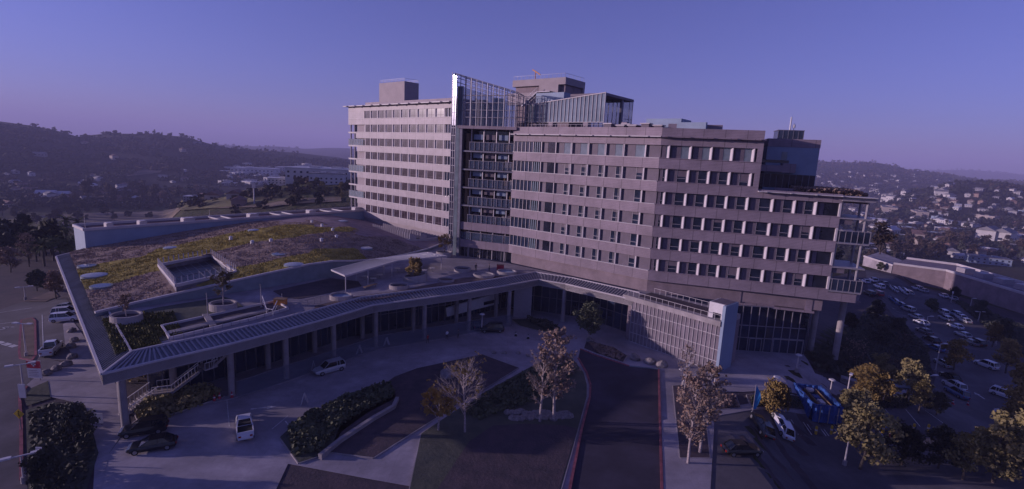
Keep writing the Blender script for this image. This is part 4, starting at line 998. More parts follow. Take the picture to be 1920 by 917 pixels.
dline(pk, PX((535, 790), (553, 812), (565, 815)), .12, .075); dline(pk, PX((510, 805), (540, 780)), .1, .075); dline(pk, PX((430, 800), (425, 745)), .1, .075)
# left hand roads
drape('road', PX((-200, 700), (-60, 600), (60, 560), (108, 558), (125, 560), (205, 680), (100, 650 + 25), (118, 680), (150, 693), (95, 735), (40, 740), (42, 800), (50, 900), (60, 1000), (-200, 1000)), .03, M['asph'])
drape('forecourt', PX((118, 608), (135, 600), (230, 740), (240, 800), (205, 850), (170, 1000), (180, 830), (160, 760), (75, 740), (50, 722), (75, 700), (110, 690), (140, 672), (122, 645)), .085, M['pave'])
rk = MB(); dline(rk, PX((40, 900), (40, 800), (37, 745), (50, 725)), .3, .0, .14)
isl = PX((38, 672), (36, 660), (40, 600), (60, 596), (66, 602), (67, 665), (60, 676)); dline(rk, isl + [isl[0]], .3, .0, .14); tag(rk.build('red_kerb', M['red']), kind='structure')
drape('traffic_island', isl, .13, M['soil'])
drape('planting_bed', PX((45, 745), (60, 728), (90, 715), (95, 748), (50, 762)), .12, M['bedg']); drape('planting_bed', PX((48, 770), (100, 755), (160, 765), (185, 850), (150, 960), (55, 960)), .12, M['bedg'])
drape('planting_bed', PX((60, 560), (100, 545), (110, 556), (85, 566), (40, 566)), .12, M['soil'])
dline(pk, PX((-40, 592), (60, 577)), .18, .05); dline(pk, PX((-40, 612), (32, 603)), .18, .05)
for k in range(3): dline(pk, PX((-4 + k * 12, 641 + k * 3.2), (5 + k * 12, 643.5 + k * 3.2)), .9, .05)
dline(pk, PX((79, 590), (82, 670)), .12, .05)
tag(pk.build('road_markings', M['paint']), kind='structure')
fc = bpy.data.curves.new('stop_lettering', 'FONT'); fc.body = 'STOP'; fc.size = 2.4; fc.extrude = .002
fo = bpy.data.objects.new('tmp', fc); C.objects.link(fo); x, y, z = GT(4, 619)
bpy.context.view_layer.update(); fme = bpy.data.meshes.new_from_object(fo.evaluated_get(bpy.context.evaluated_depsgraph_get())); bpy.data.objects.remove(fo)
fme.materials.clear(); fme.materials.append(M['paint']); o = link('stop_lettering', fme, None, Matrix.Translation((x - 1, y, z + .06)) @ Matrix.Rotation(R(8), 4, 'Z')); tag(o, kind='structure')

# ------------------------------------------------------------------ plants
def leaves(mb, c, rad, n, rnd, size, squash=.8, shell=.35):
    for _ in range(n):
        u = Vector((rnd.gauss(0, 1), rnd.gauss(0, 1), rnd.gauss(0, 1)))
        if u.length < .01: continue
        u.normalize(); r = rad * (shell + (1 - shell) * rnd.random()) ; p = Vector(c) + Vector((u.x * r, u.y * r, u.z * r * squash))
        a = Vector((rnd.gauss(0, 1), rnd.gauss(0, 1), rnd.gauss(0, 1))).normalized(); b = a.orthogonal().normalized() * size * rnd.uniform(.5, 1.2); a = a * size * rnd.uniform(.5, 1.3)
        mb.q([p - a - b * .5, p + a - b * .4, p + a * .6 + b, p - a * .7 + b])
def tree_mesh(seed, h, cr, nl, ls, th=.35, bare=False, lobes=9, cb=.35, twig=0):
    r = random.Random(seed); tb, lb = MB(), MB(); bend = Vector((r.uniform(-.06, .06), r.uniform(-.06, .06), 1)) 
    top = bend * h * (.62 if not bare else .9); p = Vector((0, 0, -.3)); segs = 5; prev = p; pts = [p]
    for k in range(1, segs + 1):
        q = bend * (h * (.62 if not bare else .92) * k / segs) + Vector((r.uniform(-.1, .1), r.uniform(-.1, .1), 0)) * h * .06; pts.append(q)
    rad0 = h * (.013 if bare else .020) + .04
    for k in range(segs): tb.tube(pts[k], pts[k + 1], rad0 * (1 - k / segs * .75), rad0 * (1 - (k + 1) / segs * .75), 7)
    tips = []
    for k in range(lobes):
        t = cb + (1 - cb) * ((k + .5) / lobes) ** .9; az = k * 2.4 + r.uniform(-.4, .4)
        base = pts[0].lerp(pts[-1], min(.98, t)); z = h * (cb + (1 - cb) * (k + .5) / lobes)
        w = cr * math.sin(math.pi * min(.96, max(.18, (t - cb) / (1 - cb) * .8 + .18))) ** .7 * r.uniform(.6, .95)
        tip = Vector((math.cos(az) * w * .75, math.sin(az) * w * .75, min(h * .93, z + (w * .5 if bare else 0)))); 
        mid = base.lerp(tip, .5) + Vector((0, 0, -w * .08 + (w * .12 if bare else 0)))
        tb.tube(base, mid, rad0 * .35, rad0 * .25, 5); tb.tube(mid, tip, rad0 * .25, rad0 * .1, 5); tips.append((tip, w, mid))
        if bare:
            for b in range(12):
                s0 = mid.lerp(tip, r.random()) if b % 3 else base.lerp(mid, r.random())
                d = Vector((math.cos(az + r.uniform(-1, 1)), math.sin(az + r.uniform(-1, 1)), r.uniform(.3, 1.5))).normalized() * w * r.uniform(.35, .75)
                e = s0 + d; tb.tube(s0, e, rad0 * .12, rad0 * .05, 4)
                for c_ in range(7):
                    s1 = s0.lerp(e, r.uniform(.3, 1)); d2 = (d.normalized() + Vector((r.uniform(-.8, .8), r.uniform(-.8, .8), r.uniform(-.2, .8)))) * w * r.uniform(.12, .3); tb.tube(s1, s1 + d2, rad0 * .055, rad0 * .03, 3)
                    if twig and r.random() < twig: leaves(lb, s1 + d2, .25, 3, r, ls)
    if not bare:
        per = int(nl / (lobes * 3.2))
        for tip, w, mid in tips:
            for _ in range(3):
                c = tip + Vector((r.uniform(-.5, .5) * w, r.uniform(-.5, .5) * w, r.uniform(-.35, .4) * w)); leaves(lb, c, cr * r.uniform(.22, .42), per, r, ls)
        for _ in range(max(3, lobes // 3)): leaves(lb, (r.uniform(-.4, .4) * cr, r.uniform(-.4, .4) * cr, h * r.uniform(cb + .15, .92)), cr * .35, per // 2, r, ls)
    return tb, lb
TREES = {}
def tree(key, x, y, z, s, rz, label, group=None, leaf='olive', bark='barkd', cat='tree', name='tree'):
    k = (key, leaf, bark)
    if k not in TREES:
        seed, h, cr, nl, ls, bare, lobes, cb, twig = TK[key]; tb, lb = tree_mesh(seed, h, cr, nl, ls, bare=bare, lobes=lobes, cb=cb, twig=twig)
        TREES[k] = (tb.mesh('trunk', M[bark]), lb.mesh('crown', L[leaf]) if lb.f else None)
    t = thing(name, label, cat, (x, y, z), rz, group); t.scale = (s, s, s)
    link('trunk', TREES[k][0], t)
    if TREES[k][1]: link('crown', TREES[k][1], t)
    return t
TK = {  # seed, h, crown radius, leaves, leaf size, bare, lobes, crown base, twig leaves
 'round': (3, 6.0, 2.9, 3400, .20, False, 12, .30, 0), 'round2': (8, 6.4, 2.7, 3200, .20, False, 13, .28, 0), 'loose': (5, 8.0, 2.9, 2600, .20, False, 13, .30, 0), 'loose2': (15, 8.5, 3.2, 2800, .21, False, 14, .26, 0),
 'bare': (6, 9.0, 3.6, 0, .14, True, 15, .28, .10), 'bare2': (9, 12.5, 2.7, 0, .15, True, 19, .22, .45), 'bare3': (19, 11.0, 2.3, 0, .14, True, 17, .25, .12), 'leafy': (21, 12.0, 2.6, 0, .15, True, 20, .2, .38), 'sapling': (31, 4.0, 1.3, 0, .12, True, 9, .3, .4),
 'spot': (13, 5.0, 1.9, 900, .16, False, 9, .4, 0)}
def plant(key, px, py, s, label, leaf='olive', bark='barkd', z=None, **k):
    if z is None: x, y, z = GT(px, py)
    else: x, y = G(px, py, z)
    return tree(key, x, y, z, s, (px * .37) % 6.28, label, leaf=leaf, bark=bark, **k)
plant('bare', 872, 812, 1.0, 'bare white-barked tree with bushy crown in the middle garden, leafless', 'yellow', 'bark')
plant('spot', 822, 808, 1.15, 'thin yellow-leaved tree just left of the bushy bare tree in the garden', 'yellow', 'bark')
plant('bare3', 1012, 792, 1.0, 'tall slim bare tree, left of the white-barked pair above the boulders', 'rust', 'bark')
plant('leafy', 1038, 790, 1.12, 'tallest white-barked tree with rusty leaves behind the boulders', 'rust', 'bark')
plant('loose', 1102, 640, .95, 'green tree beside the entrance glazing at the kerb of the fresh asphalt', 'green', 'bark')
plant('bare3', 1283, 735, .72, 'small bare tree in front of the glass pavilion end', 'rust', 'bark')
plant('leafy', 1312, 850, 1.0, 'white-barked tree with rust leaves at the lower edge beside the parking', 'rust', 'bark')
plant('bare2', 1290, 870, .9, 'thin tree with scattered orange leaves left of the parking sidewalk', 'rust', 'bark')
plant('round', 1453, 776, .80, 'round golden tree between the two blue banners', 'yellow')
for px, py, s, k, lf, lab in (
 (1640, 760, .95, 'round2', 'yellow', 'golden round tree right of the blue tarpaulin enclosure'), (1600, 800, .9, 'round', 'olive', 'olive tree overhanging the parking stalls beside the blue tarpaulin'), (1700, 752, .9, 'loose', 'olive', 'loose olive tree with leaning trunk beside the covered walk'),
 (1672, 720, .55, 'bare', 'rust', 'small pinkish bare tree above the planted slope'), (1650, 712, .6, 'loose2', 'olive', 'low dark olive tree at the top of the planted slope'), (1788, 694, .85, 'loose2', 'yellow', 'leaning yellow tree between the parked cars and the drive'),
 (1755, 778, .6, 'round2', 'dark', 'compact dark round tree on the rounded parking island'), (1612, 880, 1.05, 'loose2', 'olive', 'large olive tree at the bottom edge with a lamp head above it'), (1690, 872, .9, 'round', 'dark', 'dark shaded tree along the bottom edge right of the large olive'), (1758, 878, .9, 'round2', 'dark', 'dark rounded tree at the bottom edge below the road arrow'),
 (1805, 900, .8, 'loose', 'olive', 'thin olive tree at the bottom edge left of the near lamp'), (1862, 905, 1.05, 'loose2', 'olive', 'olive tree at the bottom right right of the near lamp'), (1912, 880, 1.2, 'round2', 'olive', 'broad olive tree at the right edge of the picture, lowest'),
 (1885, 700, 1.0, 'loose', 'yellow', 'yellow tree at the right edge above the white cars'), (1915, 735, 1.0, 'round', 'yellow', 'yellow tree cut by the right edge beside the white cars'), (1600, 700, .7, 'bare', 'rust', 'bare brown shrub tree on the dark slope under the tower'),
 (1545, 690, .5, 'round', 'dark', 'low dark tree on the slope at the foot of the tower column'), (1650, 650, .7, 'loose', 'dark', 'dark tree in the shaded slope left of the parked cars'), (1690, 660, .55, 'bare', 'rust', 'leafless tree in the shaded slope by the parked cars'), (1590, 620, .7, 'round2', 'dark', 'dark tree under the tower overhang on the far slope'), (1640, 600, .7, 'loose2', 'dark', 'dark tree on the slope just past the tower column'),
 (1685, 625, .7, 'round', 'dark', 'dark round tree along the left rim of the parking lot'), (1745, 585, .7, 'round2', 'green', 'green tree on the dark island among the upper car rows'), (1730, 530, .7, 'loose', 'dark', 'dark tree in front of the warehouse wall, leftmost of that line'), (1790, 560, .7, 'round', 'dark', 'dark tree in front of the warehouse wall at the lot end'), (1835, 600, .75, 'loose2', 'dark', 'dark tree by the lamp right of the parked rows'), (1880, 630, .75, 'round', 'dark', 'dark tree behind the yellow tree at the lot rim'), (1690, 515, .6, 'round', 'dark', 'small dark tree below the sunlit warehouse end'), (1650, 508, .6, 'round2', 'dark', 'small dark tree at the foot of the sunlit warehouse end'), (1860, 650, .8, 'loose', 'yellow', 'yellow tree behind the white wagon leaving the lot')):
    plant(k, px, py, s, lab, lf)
for a_ in ((1618, 758, .8, 'loose2', 'yellow', 'yellow tree right behind the tall lamp by the blue enclosure'), (1663, 735, .75, 'round', 'olive', 'olive tree in front of the planted slope above the covered walk'), (1722, 775, .7, 'loose', 'olive', 'olive tree at the near edge of the covered walk'), (1905, 800, .9, 'loose2', 'yellow', 'yellow tree at the right edge below the white saloon'), (1845, 872, .8, 'round', 'olive', 'olive tree just right of the near double-headed lamp')): plant(a_[3], a_[0], a_[1], a_[2], a_[5], a_[4])
plant('round2', 140, 830, .72, 'large dark tree in the shaded bed at the lower left', 'dark')
plant('round', 95, 905, .6, 'dark tree at the lower left corner of the shaded bed', 'dark')
plant('loose', 105, 560, .8, 'rusty tree beyond the road at the left of the podium', 'rust'); plant('round', 70, 545, .8, 'dark tree beside the left road behind the rusty tree', 'dark')
plant('bare2', 55, 500, .8, 'tall thin brown tree above the road at far left', 'rust'); plant('loose2', 20, 510, .8, 'brown tree at the left edge above the road sign', 'rust')
# terrace trees in planters
def planter(px, py, r, h, label, tree_=None, tilt=0, z=DECK, fill='mulch'):
    x, y = G(px, py, z); t = thing('round_planter', label, 'planter', (x, y, z), 0, 'round planters on the roof terrace'); n = 28; m = MB()
    o_ = [(r * 1.15 * math.cos(6.2832 * k / n), r * math.sin(6.2832 * k / n)) for k in range(n)]; i_ = [(a * .86, b * .86) for a, b in o_]
    for k in range(n):
        a, b, c, d = o_[k], o_[(k + 1) % n], i_[(k + 1) % n], i_[k]; zz = lambda p: h + tilt * p[0] / r
        m.q([(*a, 0), (*b, 0), (*b, zz(b)), (*a, zz(a))]); m.q([(*a, zz(a)), (*b, zz(b)), (*c, zz(c)), (*d, zz(d))]); m.q([(*d, zz(d)), (*c, zz(c)), (*c, .2), (*d, .2)])
    m.build('rim_wall', M['conc'], t); m = MB(); m.q([(*p, h * .62) for p in i_]); m.build('soil', M[fill], t)
    if tree_: k, s, lf, lab = tree_; tree(k, x, y, z + h * .6, s, px, lab, leaf=lf, bark='bark' if lf != 'yellow' else 'barkd')
planter(238, 603, 1.75, 1.15, 'large round planter holding bare twigs nearest the roof corner', ('sapling', .8, 'rust', 'bare sapling in the planter nearest the roof corner'))
planter(419, 580, 1.75, 1.15, 'large round planter with a bare tree beside the long trough', ('sapling', 1.3, 'olive', 'bare branching tree in the planter beside the long trough'))
planter(778, 525, 2.1, 1.2, 'large tilted round planter holding the golden tree', ('round', .62, 'yellow', 'golden tree in the large tilted planter on the terrace'), .35)
planter(748, 540, 1.6, .7, 'low round planter just below the golden tree planter'); planter(640, 560, 1.7, .8, 'flat blue-topped round planter at the terrace edge', None, 0, DECK, 'bluepanel')
planter(836, 527, 1.5, .5, 'low planted ring right of the golden tree planter', None, 0, DECK, 'soil'); planter(867, 508, 1.6, .8, 'pale round planter in the middle of the upper terrace'); planter(907, 518, 2.0, .6, 'wide stone-filled round planter on the upper terrace', None, 0, DECK, 'conc'); planter(950, 513, 1.9, .7, 'round planter nearest the tower doors', None, 0, DECK, 'bluepanel')
planter(833, 480, 1.8, 1.2, 'planter with yellow tree beside the foot of the glass shaft', ('spot', .95, 'yellow', 'yellow tree at the foot of the glass shaft'))
# pergola canopy
pg = thing('pergola', 'white slatted canopy roof on thin posts along the inner terrace', 'canopy')
pp = [G(622, 506, 11.8), G(648, 517, 11.8), G(745, 489, 11.8), G(838, 480, 11.8), G(800, 473, 11.8), G(700, 486, 11.8)]
m = MB(); top = [pp[0], pp[5], pp[4]]; bot = [pp[1], pp[2], pp[3]]
for i in range(2):
    a, b, c, d = top[i], top[i + 1], bot[i + 1], bot[i]; n = 46 if i == 0 else 30
    for k in range(n):
        t = k / n; m.bar((a[0] + (b[0] - a[0]) * t, a[1] + (b[1] - a[1]) * t, 11.9), (d[0] + (c[0] - d[0]) * t, d[1] + (c[1] - d[1]) * t, 11.9), .42, .08)
m.build('slats', M['white'], pg); m = MB(); rim(m, top + bot[::-1], 11.8, .25, .3, 0); m.build('frame', M['ledge'], pg)
for px, py in ((648, 519), (690, 506), (735, 494), (780, 486), (828, 481), (668, 500), (720, 490), (770, 480)):
    x, y = G(px, py, 11.8); m = MB(); m.tube((x, y, DECK), (x, y, 11.8), .09, n=8); m.build('post', M['ledge'], pg)
# terrace furniture
def table_set(px, py, label):
    x, y = G(px, py, DECK); t = thing('patio_table', label, 'table', (x, y, DECK), 0, 'patio tables on the roof terrace'); m = MB(); m.tube((0, 0, .7), (0, 0, .75), .65, .65, 14); m.build('tabletop', M['ledge'], t); m = MB(); m.tube((0, 0, 0), (0, 0, .7), .06, .06, 6); m.tube((0, 0, 0), (0, 0, .04), .3, .3, 10); m.build('pedestal', M['steel'], t)
for i, (px, py, lab) in enumerate(((684, 524, 'patio table below the left end of the slatted canopy'), (700, 528, 'patio table on open paving left of the canopy middle'), (712, 521, 'patio table nearest the canopy middle post'), (745, 509, 'patio table left of the golden tree'), (795, 512, 'first patio table right of the golden tree'), (810, 508, 'second patio table right of the golden tree'))): table_set(px, py, lab)
bt = thing('bench', 'long dark slatted bench on the terrace below the golden tree', 'bench'); a_, b_ = G(683, 543, DECK), G(706, 536, DECK); m = MB(); m.bar((*a_, DECK + .5), (*b_, DECK + .5), .6, .1); m.build('seat', M['wood'], bt)
for t in (.1, .9): m = MB(); p = [a_[i] + (b_[i] - a_[i]) * t for i in (0, 1)]; m.tube((*p, DECK), (*p, DECK + .46), .08); m.build('leg', M['steel'], bt)
kx = thing('kiosk', 'small orange and wood cabinet beside the terrace stair opening', 'cabinet', (*G(526, 571, DECK), DECK)); m = MB(); m.box(-.9, .9, -.5, .5, 0, 1.0); m.build('body', M['orange'], kx); m = MB(); m.box(-1, 1, -.6, .6, 1.0, 1.08); m.build('top', M['wood'], kx)
kx = thing('tool_box', 'red box beside the round planters near the tower doors', 'box', (*G(938, 505, DECK), DECK)); m = MB(); m.box(-.8, .8, -.5, .5, 0, 1.1); m.build('body', M['signred'], kx); m = MB(); m.box(-.85, .85, -.55, .55, 1.1, 1.18); m.build('lid', M['roofred'], kx)
stair = thing('stair_rail', 'white railing round the terrace stair opening by the orange cabinet', 'railing'); m = MB(); pl_ = [(*G(*p, DECK), DECK) for p in ((492, 565), (500, 590), (512, 592), (520, 575))]
for p, q in zip(pl_, pl_[1:]): m.bar((p[0], p[1], p[2] + 1), (q[0], q[1], q[2] + 1), .1, .1); m.bar((p[0], p[1], p[2] + .3), (q[0], q[1], q[2] + .3), .05, .05); m.tube(p, (p[0], p[1], p[2] + 1), .05)
m.build('rail', M['white'], stair)
def post(px, py, h, label, z=DECK):
    x, y = G(px, py, z); t = thing('terrace_light', label, 'light post', (x, y, z), 0, 'slim light posts on the roof terrace'); m = MB(); m.tube((0, 0, 0), (0, 0, h), .07, .05, 8); m.build('pole', M['mull'], t); m = MB(); m.tube((0, 0, h), (0, 0, h + .25), .09, .09, 8); m.build('lamp_head', M['steel'], t); m = MB(); m.tube((0, 0, 0), (0, 0, .12), .2, .2, 8); m.build('base', M['mull'], t)
post(390, 596, 3.6, 'slim light post beside the long roof trough'); post(490, 576, 3.6, 'slim light post at the far end of the roof trough'); post(529, 566, 1.2, 'short light post by the orange cabinet'); post(768, 507, 2.0, 'short light post behind the golden tree planter'); post(690, 522, 2.2, 'slim light post in front of the canopy')

# ------------------------------------------------------------------ hedges, shrubs, rocks
def bush_mass(name, poly, h, leaf, label, dens=26, kind=None, ls=.16, cat='hedge', seed=1):
    r = random.Random(seed); xs = [p[0] for p in poly]; ys = [p[1] for p in poly]; mb = MB()
    def inside(x, y):
        c = False; n = len(poly)
        for i in range(n):
            x1, y1 = poly[i]; x2_, y2_ = poly[(i + 1) % n]
            if (y1 > y) != (y2_ > y) and x < (x2_ - x1) * (y - y1) / (y2_ - y1) + x1: c = not c
        return c
    area = abs(sum(poly[i][0] * poly[(i + 1) % len(poly)][1] - poly[(i + 1) % len(poly)][0] * poly[i][1] for i in range(len(poly)))) / 2
    k = 0; tgt = int(area * dens); tries = 0
    while k < tgt and tries < tgt * 12:
        tries += 1; x, y = r.uniform(min(xs), max(xs)), r.uniform(min(ys), max(ys))
        if not inside(x, y): continue
        hh = h * (.75 + .5 * pnoise(Vector((x * .5, y * .5, seed)))); z = T(x, y) + r.random() ** .5 * hh; k += 1
        a = Vector((r.gauss(0, 1), r.gauss(0, 1), r.gauss(0, 1))).normalized(); b = a.orthogonal().normalized() * ls * r.uniform(.6, 1.4); a = a * ls * r.uniform(.6, 1.4); p = Vector((x, y, z))
        mb.q([p - a - b, p + a - b, p + a + b, p - a + b])
    o = mb.build(name, L[leaf]); tag(o, label, cat, None, kind); return o
bush_mass('hedge', PX((540, 812), (575, 785), (640, 752), (730, 722), (740, 745), (690, 770), (640, 800), (600, 850), (550, 860)), 1.35, 'green', 'long thick dark green hedge beside the driveway in front of the columns', 45, seed=2)
bush_mass('hedge', PX((252, 778), (300, 750), (400, 738), (415, 745), (340, 778), (265, 798)), 1.9, 'olive', 'olive hedge at the foot of the outside stair under the podium corner', 50, seed=3)
bush_mass('hedge', PX((235, 700), (290, 690), (300, 705), (240, 722)), 3.2, 'yellow', 'tall yellow shrubs under the podium corner behind the first columns', 40, seed=13)
bush_mass('shrub_bed', PX((925, 735), (1000, 692), (1060, 680), (1080, 700), (1000, 755), (900, 790), (860, 775)), .9, 'green', 'dark low shrubs filling the garden behind the bare trees', 22, 'stuff', cat='shrubs', seed=4)
bush_mass('shrub_bed', PX((985, 602), (1030, 606), (1048, 620), (1020, 620)), 1.5, 'dark', 'dark shrubs at the inner corner of the podium glazing', 30, 'stuff', cat='shrubs', seed=5)
bush_mass('shrub_bed', PX((1105, 645), (1150, 655), (1172, 670), (1160, 676), (1120, 663)), .6, 'rust', 'rust coloured low shrubs along the top kerb of the fresh asphalt', 30, 'stuff', cat='shrubs', seed=6)
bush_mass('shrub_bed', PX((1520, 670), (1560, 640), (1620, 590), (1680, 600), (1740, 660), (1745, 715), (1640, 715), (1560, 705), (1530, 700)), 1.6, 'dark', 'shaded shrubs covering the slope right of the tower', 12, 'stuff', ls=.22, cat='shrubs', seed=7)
bush_mass('shrub_bed', PX((1545, 770), (1640, 758), (1735, 742), (1745, 752), (1700, 766), (1620, 770)), .7, 'dark', 'low shrubs between the sidewalk and the parking stalls', 18, 'stuff', cat='shrubs', seed=8)
bush_mass('shrub_bed', PX((1330, 745), (1375, 744), (1385, 764), (1345, 768)), .7, 'rust', 'russet shrubs in the small bed by the globe lamp', 22, 'stuff', cat='shrubs', seed=9)
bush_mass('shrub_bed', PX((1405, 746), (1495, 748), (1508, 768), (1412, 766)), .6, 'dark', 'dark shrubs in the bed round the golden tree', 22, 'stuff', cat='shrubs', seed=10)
bush_mass('shrub_bed', PX((55, 775), (100, 760), (158, 770), (180, 850), (140, 950), (60, 950)), .7, 'dark', 'dark low shrubs in the large bed at lower left', 12, 'stuff', cat='shrubs', seed=12)
bush_mass('shrub_bed', PX((1780, 560), (1990, 640), (2000, 700), (1900, 660), (1830, 600)), 1.2, 'dark', 'dark shrubs on the bank below the long warehouse wall', 8, 'stuff', ls=.25, cat='shrubs', seed=14)
def rock_mesh(seed):
    bm = bmesh.new(); bmesh.ops.create_icosphere(bm, subdivisions=2, radius=1); r = Vector((seed * 3.1, seed, 2))
    for v in bm.verts: v.co *= 1 + .35 * pnoise(v.co * .9 + r) + .12 * pnoise(v.co * 2.5 + r); v.co.z *= .75
    me = bpy.data.meshes.new('boulder'); bm.to_mesh(me); bm.free(); me.materials.append(M['rock']); return me
RK = [rock_mesh(i) for i in range(5)]; ri = 0
def rock(px, py, s, label, group=None):
    global ri; x, y, z = GT(px, py); ri += 1; o = link('boulder', RK[ri % 5], None, Matrix.Translation((x, y, z + s * .35)) @ Matrix.Rotation(ri * 1.3, 4, 'Z') @ Matrix.Diagonal((s * 1.1, s, s, 1))); tag(o, label, 'boulder', group)
rr = random.Random(5)
for i in range(15):
    rock(952 + i * 8.3, 775 + rr.uniform(-2, 3) + i * .4, .62, 'pale boulder in the upper row of the low rock wall by the white-barked trees', 'boulders of the garden rock wall, upper row')
    if i < 13: rock(960 + i * 8.6, 785 + rr.uniform(-2, 3), .6, 'pale boulder in the lower row of the low rock wall by the white-barked trees', 'boulders of the garden rock wall, lower row')
rock(838, 707, 1.25, 'large pale boulder alone in the dark garden bed'); rock(1106, 641, .8, 'boulder under the green tree near the entrance glazing')
for px, py, lab in ((925, 662, 'first'), (945, 663, 'second'), (972, 663, 'third'), (990, 668, 'fourth')): rock(px, py, .42, lab + ' from the left of four low stones across the inner driveway')
for px, py, lab in ((1190, 674, 'leftmost of three flat boulders along the kerb of the fresh asphalt'), (1217, 681, 'middle of three flat boulders along the kerb of the fresh asphalt'), (1241, 687, 'rightmost of three flat boulders beside the corner of the fresh asphalt')): rock(px, py, .95, lab)
for px, py, lab in ((135, 622, 'boulder nearest the parked white cars at the left forecourt'), (139, 640, 'boulder second from the parked white cars, close under the eaves'), (134, 652, 'boulder third from the parked white cars on the left forecourt'), (134, 671, 'tallish boulder in mid forecourt beside the kerb'), (124, 686, 'boulder at the forecourt bend, right of the dark pair'), (106, 694, 'dark boulder at the rounded kerb below the pickup'), (87, 702, 'lowest dark boulder beside the red and white sign')): rock(px, py, .75, lab)

# ------------------------------------------------------------------ vehicles
def loft(mb, secs, m=0):
    n = len(secs[0]); i0 = len(mb.v)
    for s in secs: mb.v += [tuple(p) for p in s]
    for k in range(len(secs) - 1):
        for j in range(n): a = i0 + k * n + j; b = i0 + k * n + (j + 1) % n; mb.f.append((a, b, b + n, a + n)); mb.m.append(m)
    mb.f.append(tuple(i0 + j for j in reversed(range(n)))); mb.f.append(tuple(i0 + (len(secs) - 1) * n + j for j in range(n))); mb.m += [m, m]
CM = {}
def car_meshes(kind, col):
    k = (kind, col)
    if k in CM: return CM[k]
    suv = kind == 'suv'; pk_ = kind == 'pickup'
    Ls_, hood, top = (2.35, .86, 1.42) if kind == 'sedan' else ((2.4, .98, 1.72) if suv else (2.85, 1.05, 1.85))
    b = MB(); secs = []
    for x, w, zb, zt in ((-Ls_, .72, .42, hood * .8), (-Ls_ + .12, .86, .28, hood * 1.0), (-1.3, .92, .24, hood * 1.06), (0, .93, .24, hood * 1.05), (1.1, .92, .24, hood * 1.02), (Ls_ - .35, .88, .26, hood * .90), (Ls_, .70, .40, hood * .72)):
        zm = zb + (zt - zb) * .55; secs.append([(x, -w * .94, zb), (x, w * .94, zb), (x, w, zm), (x, w * .9, zt), (x, -w * .9, zt), (x, -w, zm)])
    loft(b, secs)
    x0, x1, r0, r1 = (-1.95, 1.15, -1.25, .25) if kind == 'sedan' else ((-2.3, 1.2, -2.0, .35) if suv else (-.75, 1.35, -.6, .55))
    zb = hood * 1.03
    b.prism([(r0, -.66), (r1, -.66), (r1, .66), (r0, .66)], top - .03, top + .03)
    for s_ in (-1, 1):
        b.bar((x1, s_ * .80, zb - .02), (r1, s_ * .67, top - .01), .07, .07); b.bar((x0, s_ * .80, zb - .02), (r0, s_ * .67, top - .01), .10, .1); xm = (r0 + r1) / 2 - .1; b.bar((xm, s_ * .815, zb - .02), (xm, s_ * .675, top - .01), .06, .06)
        if suv: b.bar((-1.35, s_ * .82, zb - .02), (-1.35, s_ * .68, top - .01), .12, .06)
    if pk_:
        b.box(-2.75, -.85, -.9, -.8, 1.0, 1.32); b.box(-2.75, -.85, .8, .9, 1.0, 1.32); b.box(-2.82, -2.7, -.9, .9, .7, 1.32); b.box(-2.68, -.9, -.78, .78, 1.08, 1.12, 1)
    body = b.mesh('body', [M['car_' + col], M['tyre']])
    g = MB(); loft(g, [[(x0, -.80, zb - .03), (x1, -.80, zb - .03), (x1, .80, zb - .03), (x0, .80, zb - .03)], [(r0, -.655, top - .03), (r1, -.655, top - .03), (r1, .655, top - .03), (r0, .655, top - .03)]]); glass = g.mesh('windows', M['cglass'])
    CM[k] = (body, glass, Ls_, hood); return CM[k]
wb = MB(); wb.tube((0, -.11, 0), (0, .11, 0), .34, .34, 18); WH = wb.mesh('wheel', M['tyre']); wb = MB(); wb.tube((0, -.125, 0), (0, .125, 0), .21, .21, 10); RIM = wb.mesh('rim', M['rim'])
hl = MB(); hl.box(-.04, .05, -.17, .17, -.07, .07); HLm = hl.mesh('headlight', M['lamp']); tlm = MB(); tlm.box(-.05, .04, -.14, .14, -.1, .1); TLm = tlm.mesh('tail_light', M['tail'])
def car(px, py, kind, col, deg, label, group=None):
    x, y, z = GT(px, py); body, glass, Lc, hd = car_meshes(kind, col)
    nm = {'suv': 'parked_car', 'sedan': 'parked_car', 'pickup': 'pickup_truck'}[kind]
    t = thing(nm, label, 'car' if kind != 'pickup' else 'truck', (x, y, z + .09), 0, group); e = .8
    gx, gy = (T(x + e, y) - T(x - e, y)) / (2 * e), (T(x, y + e) - T(x, y - e)) / (2 * e); nrm = Vector((-gx, -gy, 1)).normalized()
    t.rotation_mode = 'QUATERNION'; t.rotation_quaternion = Vector((0, 0, 1)).rotation_difference(nrm) @ Matrix.Rotation(R(deg), 4, 'Z').to_quaternion()
    link('body', body, t); link('windows', glass, t)
    for wx in (-Lc + .85, Lc - .85):
        for s_ in (-1, 1): w = link('wheel', WH, t, Matrix.Translation((wx, s_ * .82, .34))); link('rim', RIM, w)
    for s_ in (-1, 1): link('headlight', HLm, t, Matrix.Translation((Lc - .04, s_ * .52, hd * .64))); link('tail_light', TLm, t, Matrix.Translation((-Lc + .02, s_ * .6, hd * .74)))
    return t
car(618, 697, 'suv', 'silver', 225, 'silver wagon stopped on the driveway between the two sign boards at the left')
car(922, 622, 'suv', 'black', 190, 'black estate car parked at the inner end of the driveway under the white wall')
car(893, 613, 'suv', 'black', 100, 'dark car half hidden behind a column next to the black estate car')
car(459, 808, 'pickup', 'white', 120, 'white pickup truck on the driveway at the lower edge, seen from behind')
car(271, 812, 'suv', 'black', 205, 'black car with pale bonnet under the podium corner beside the hedge'); car(287, 842, 'sedan', 'black', 205, 'dark low car at the lower edge, nearer than the black one by the hedge')
car(98, 660, 'pickup', 'white', 118, 'white van-like pickup alone on the sunlit left road')
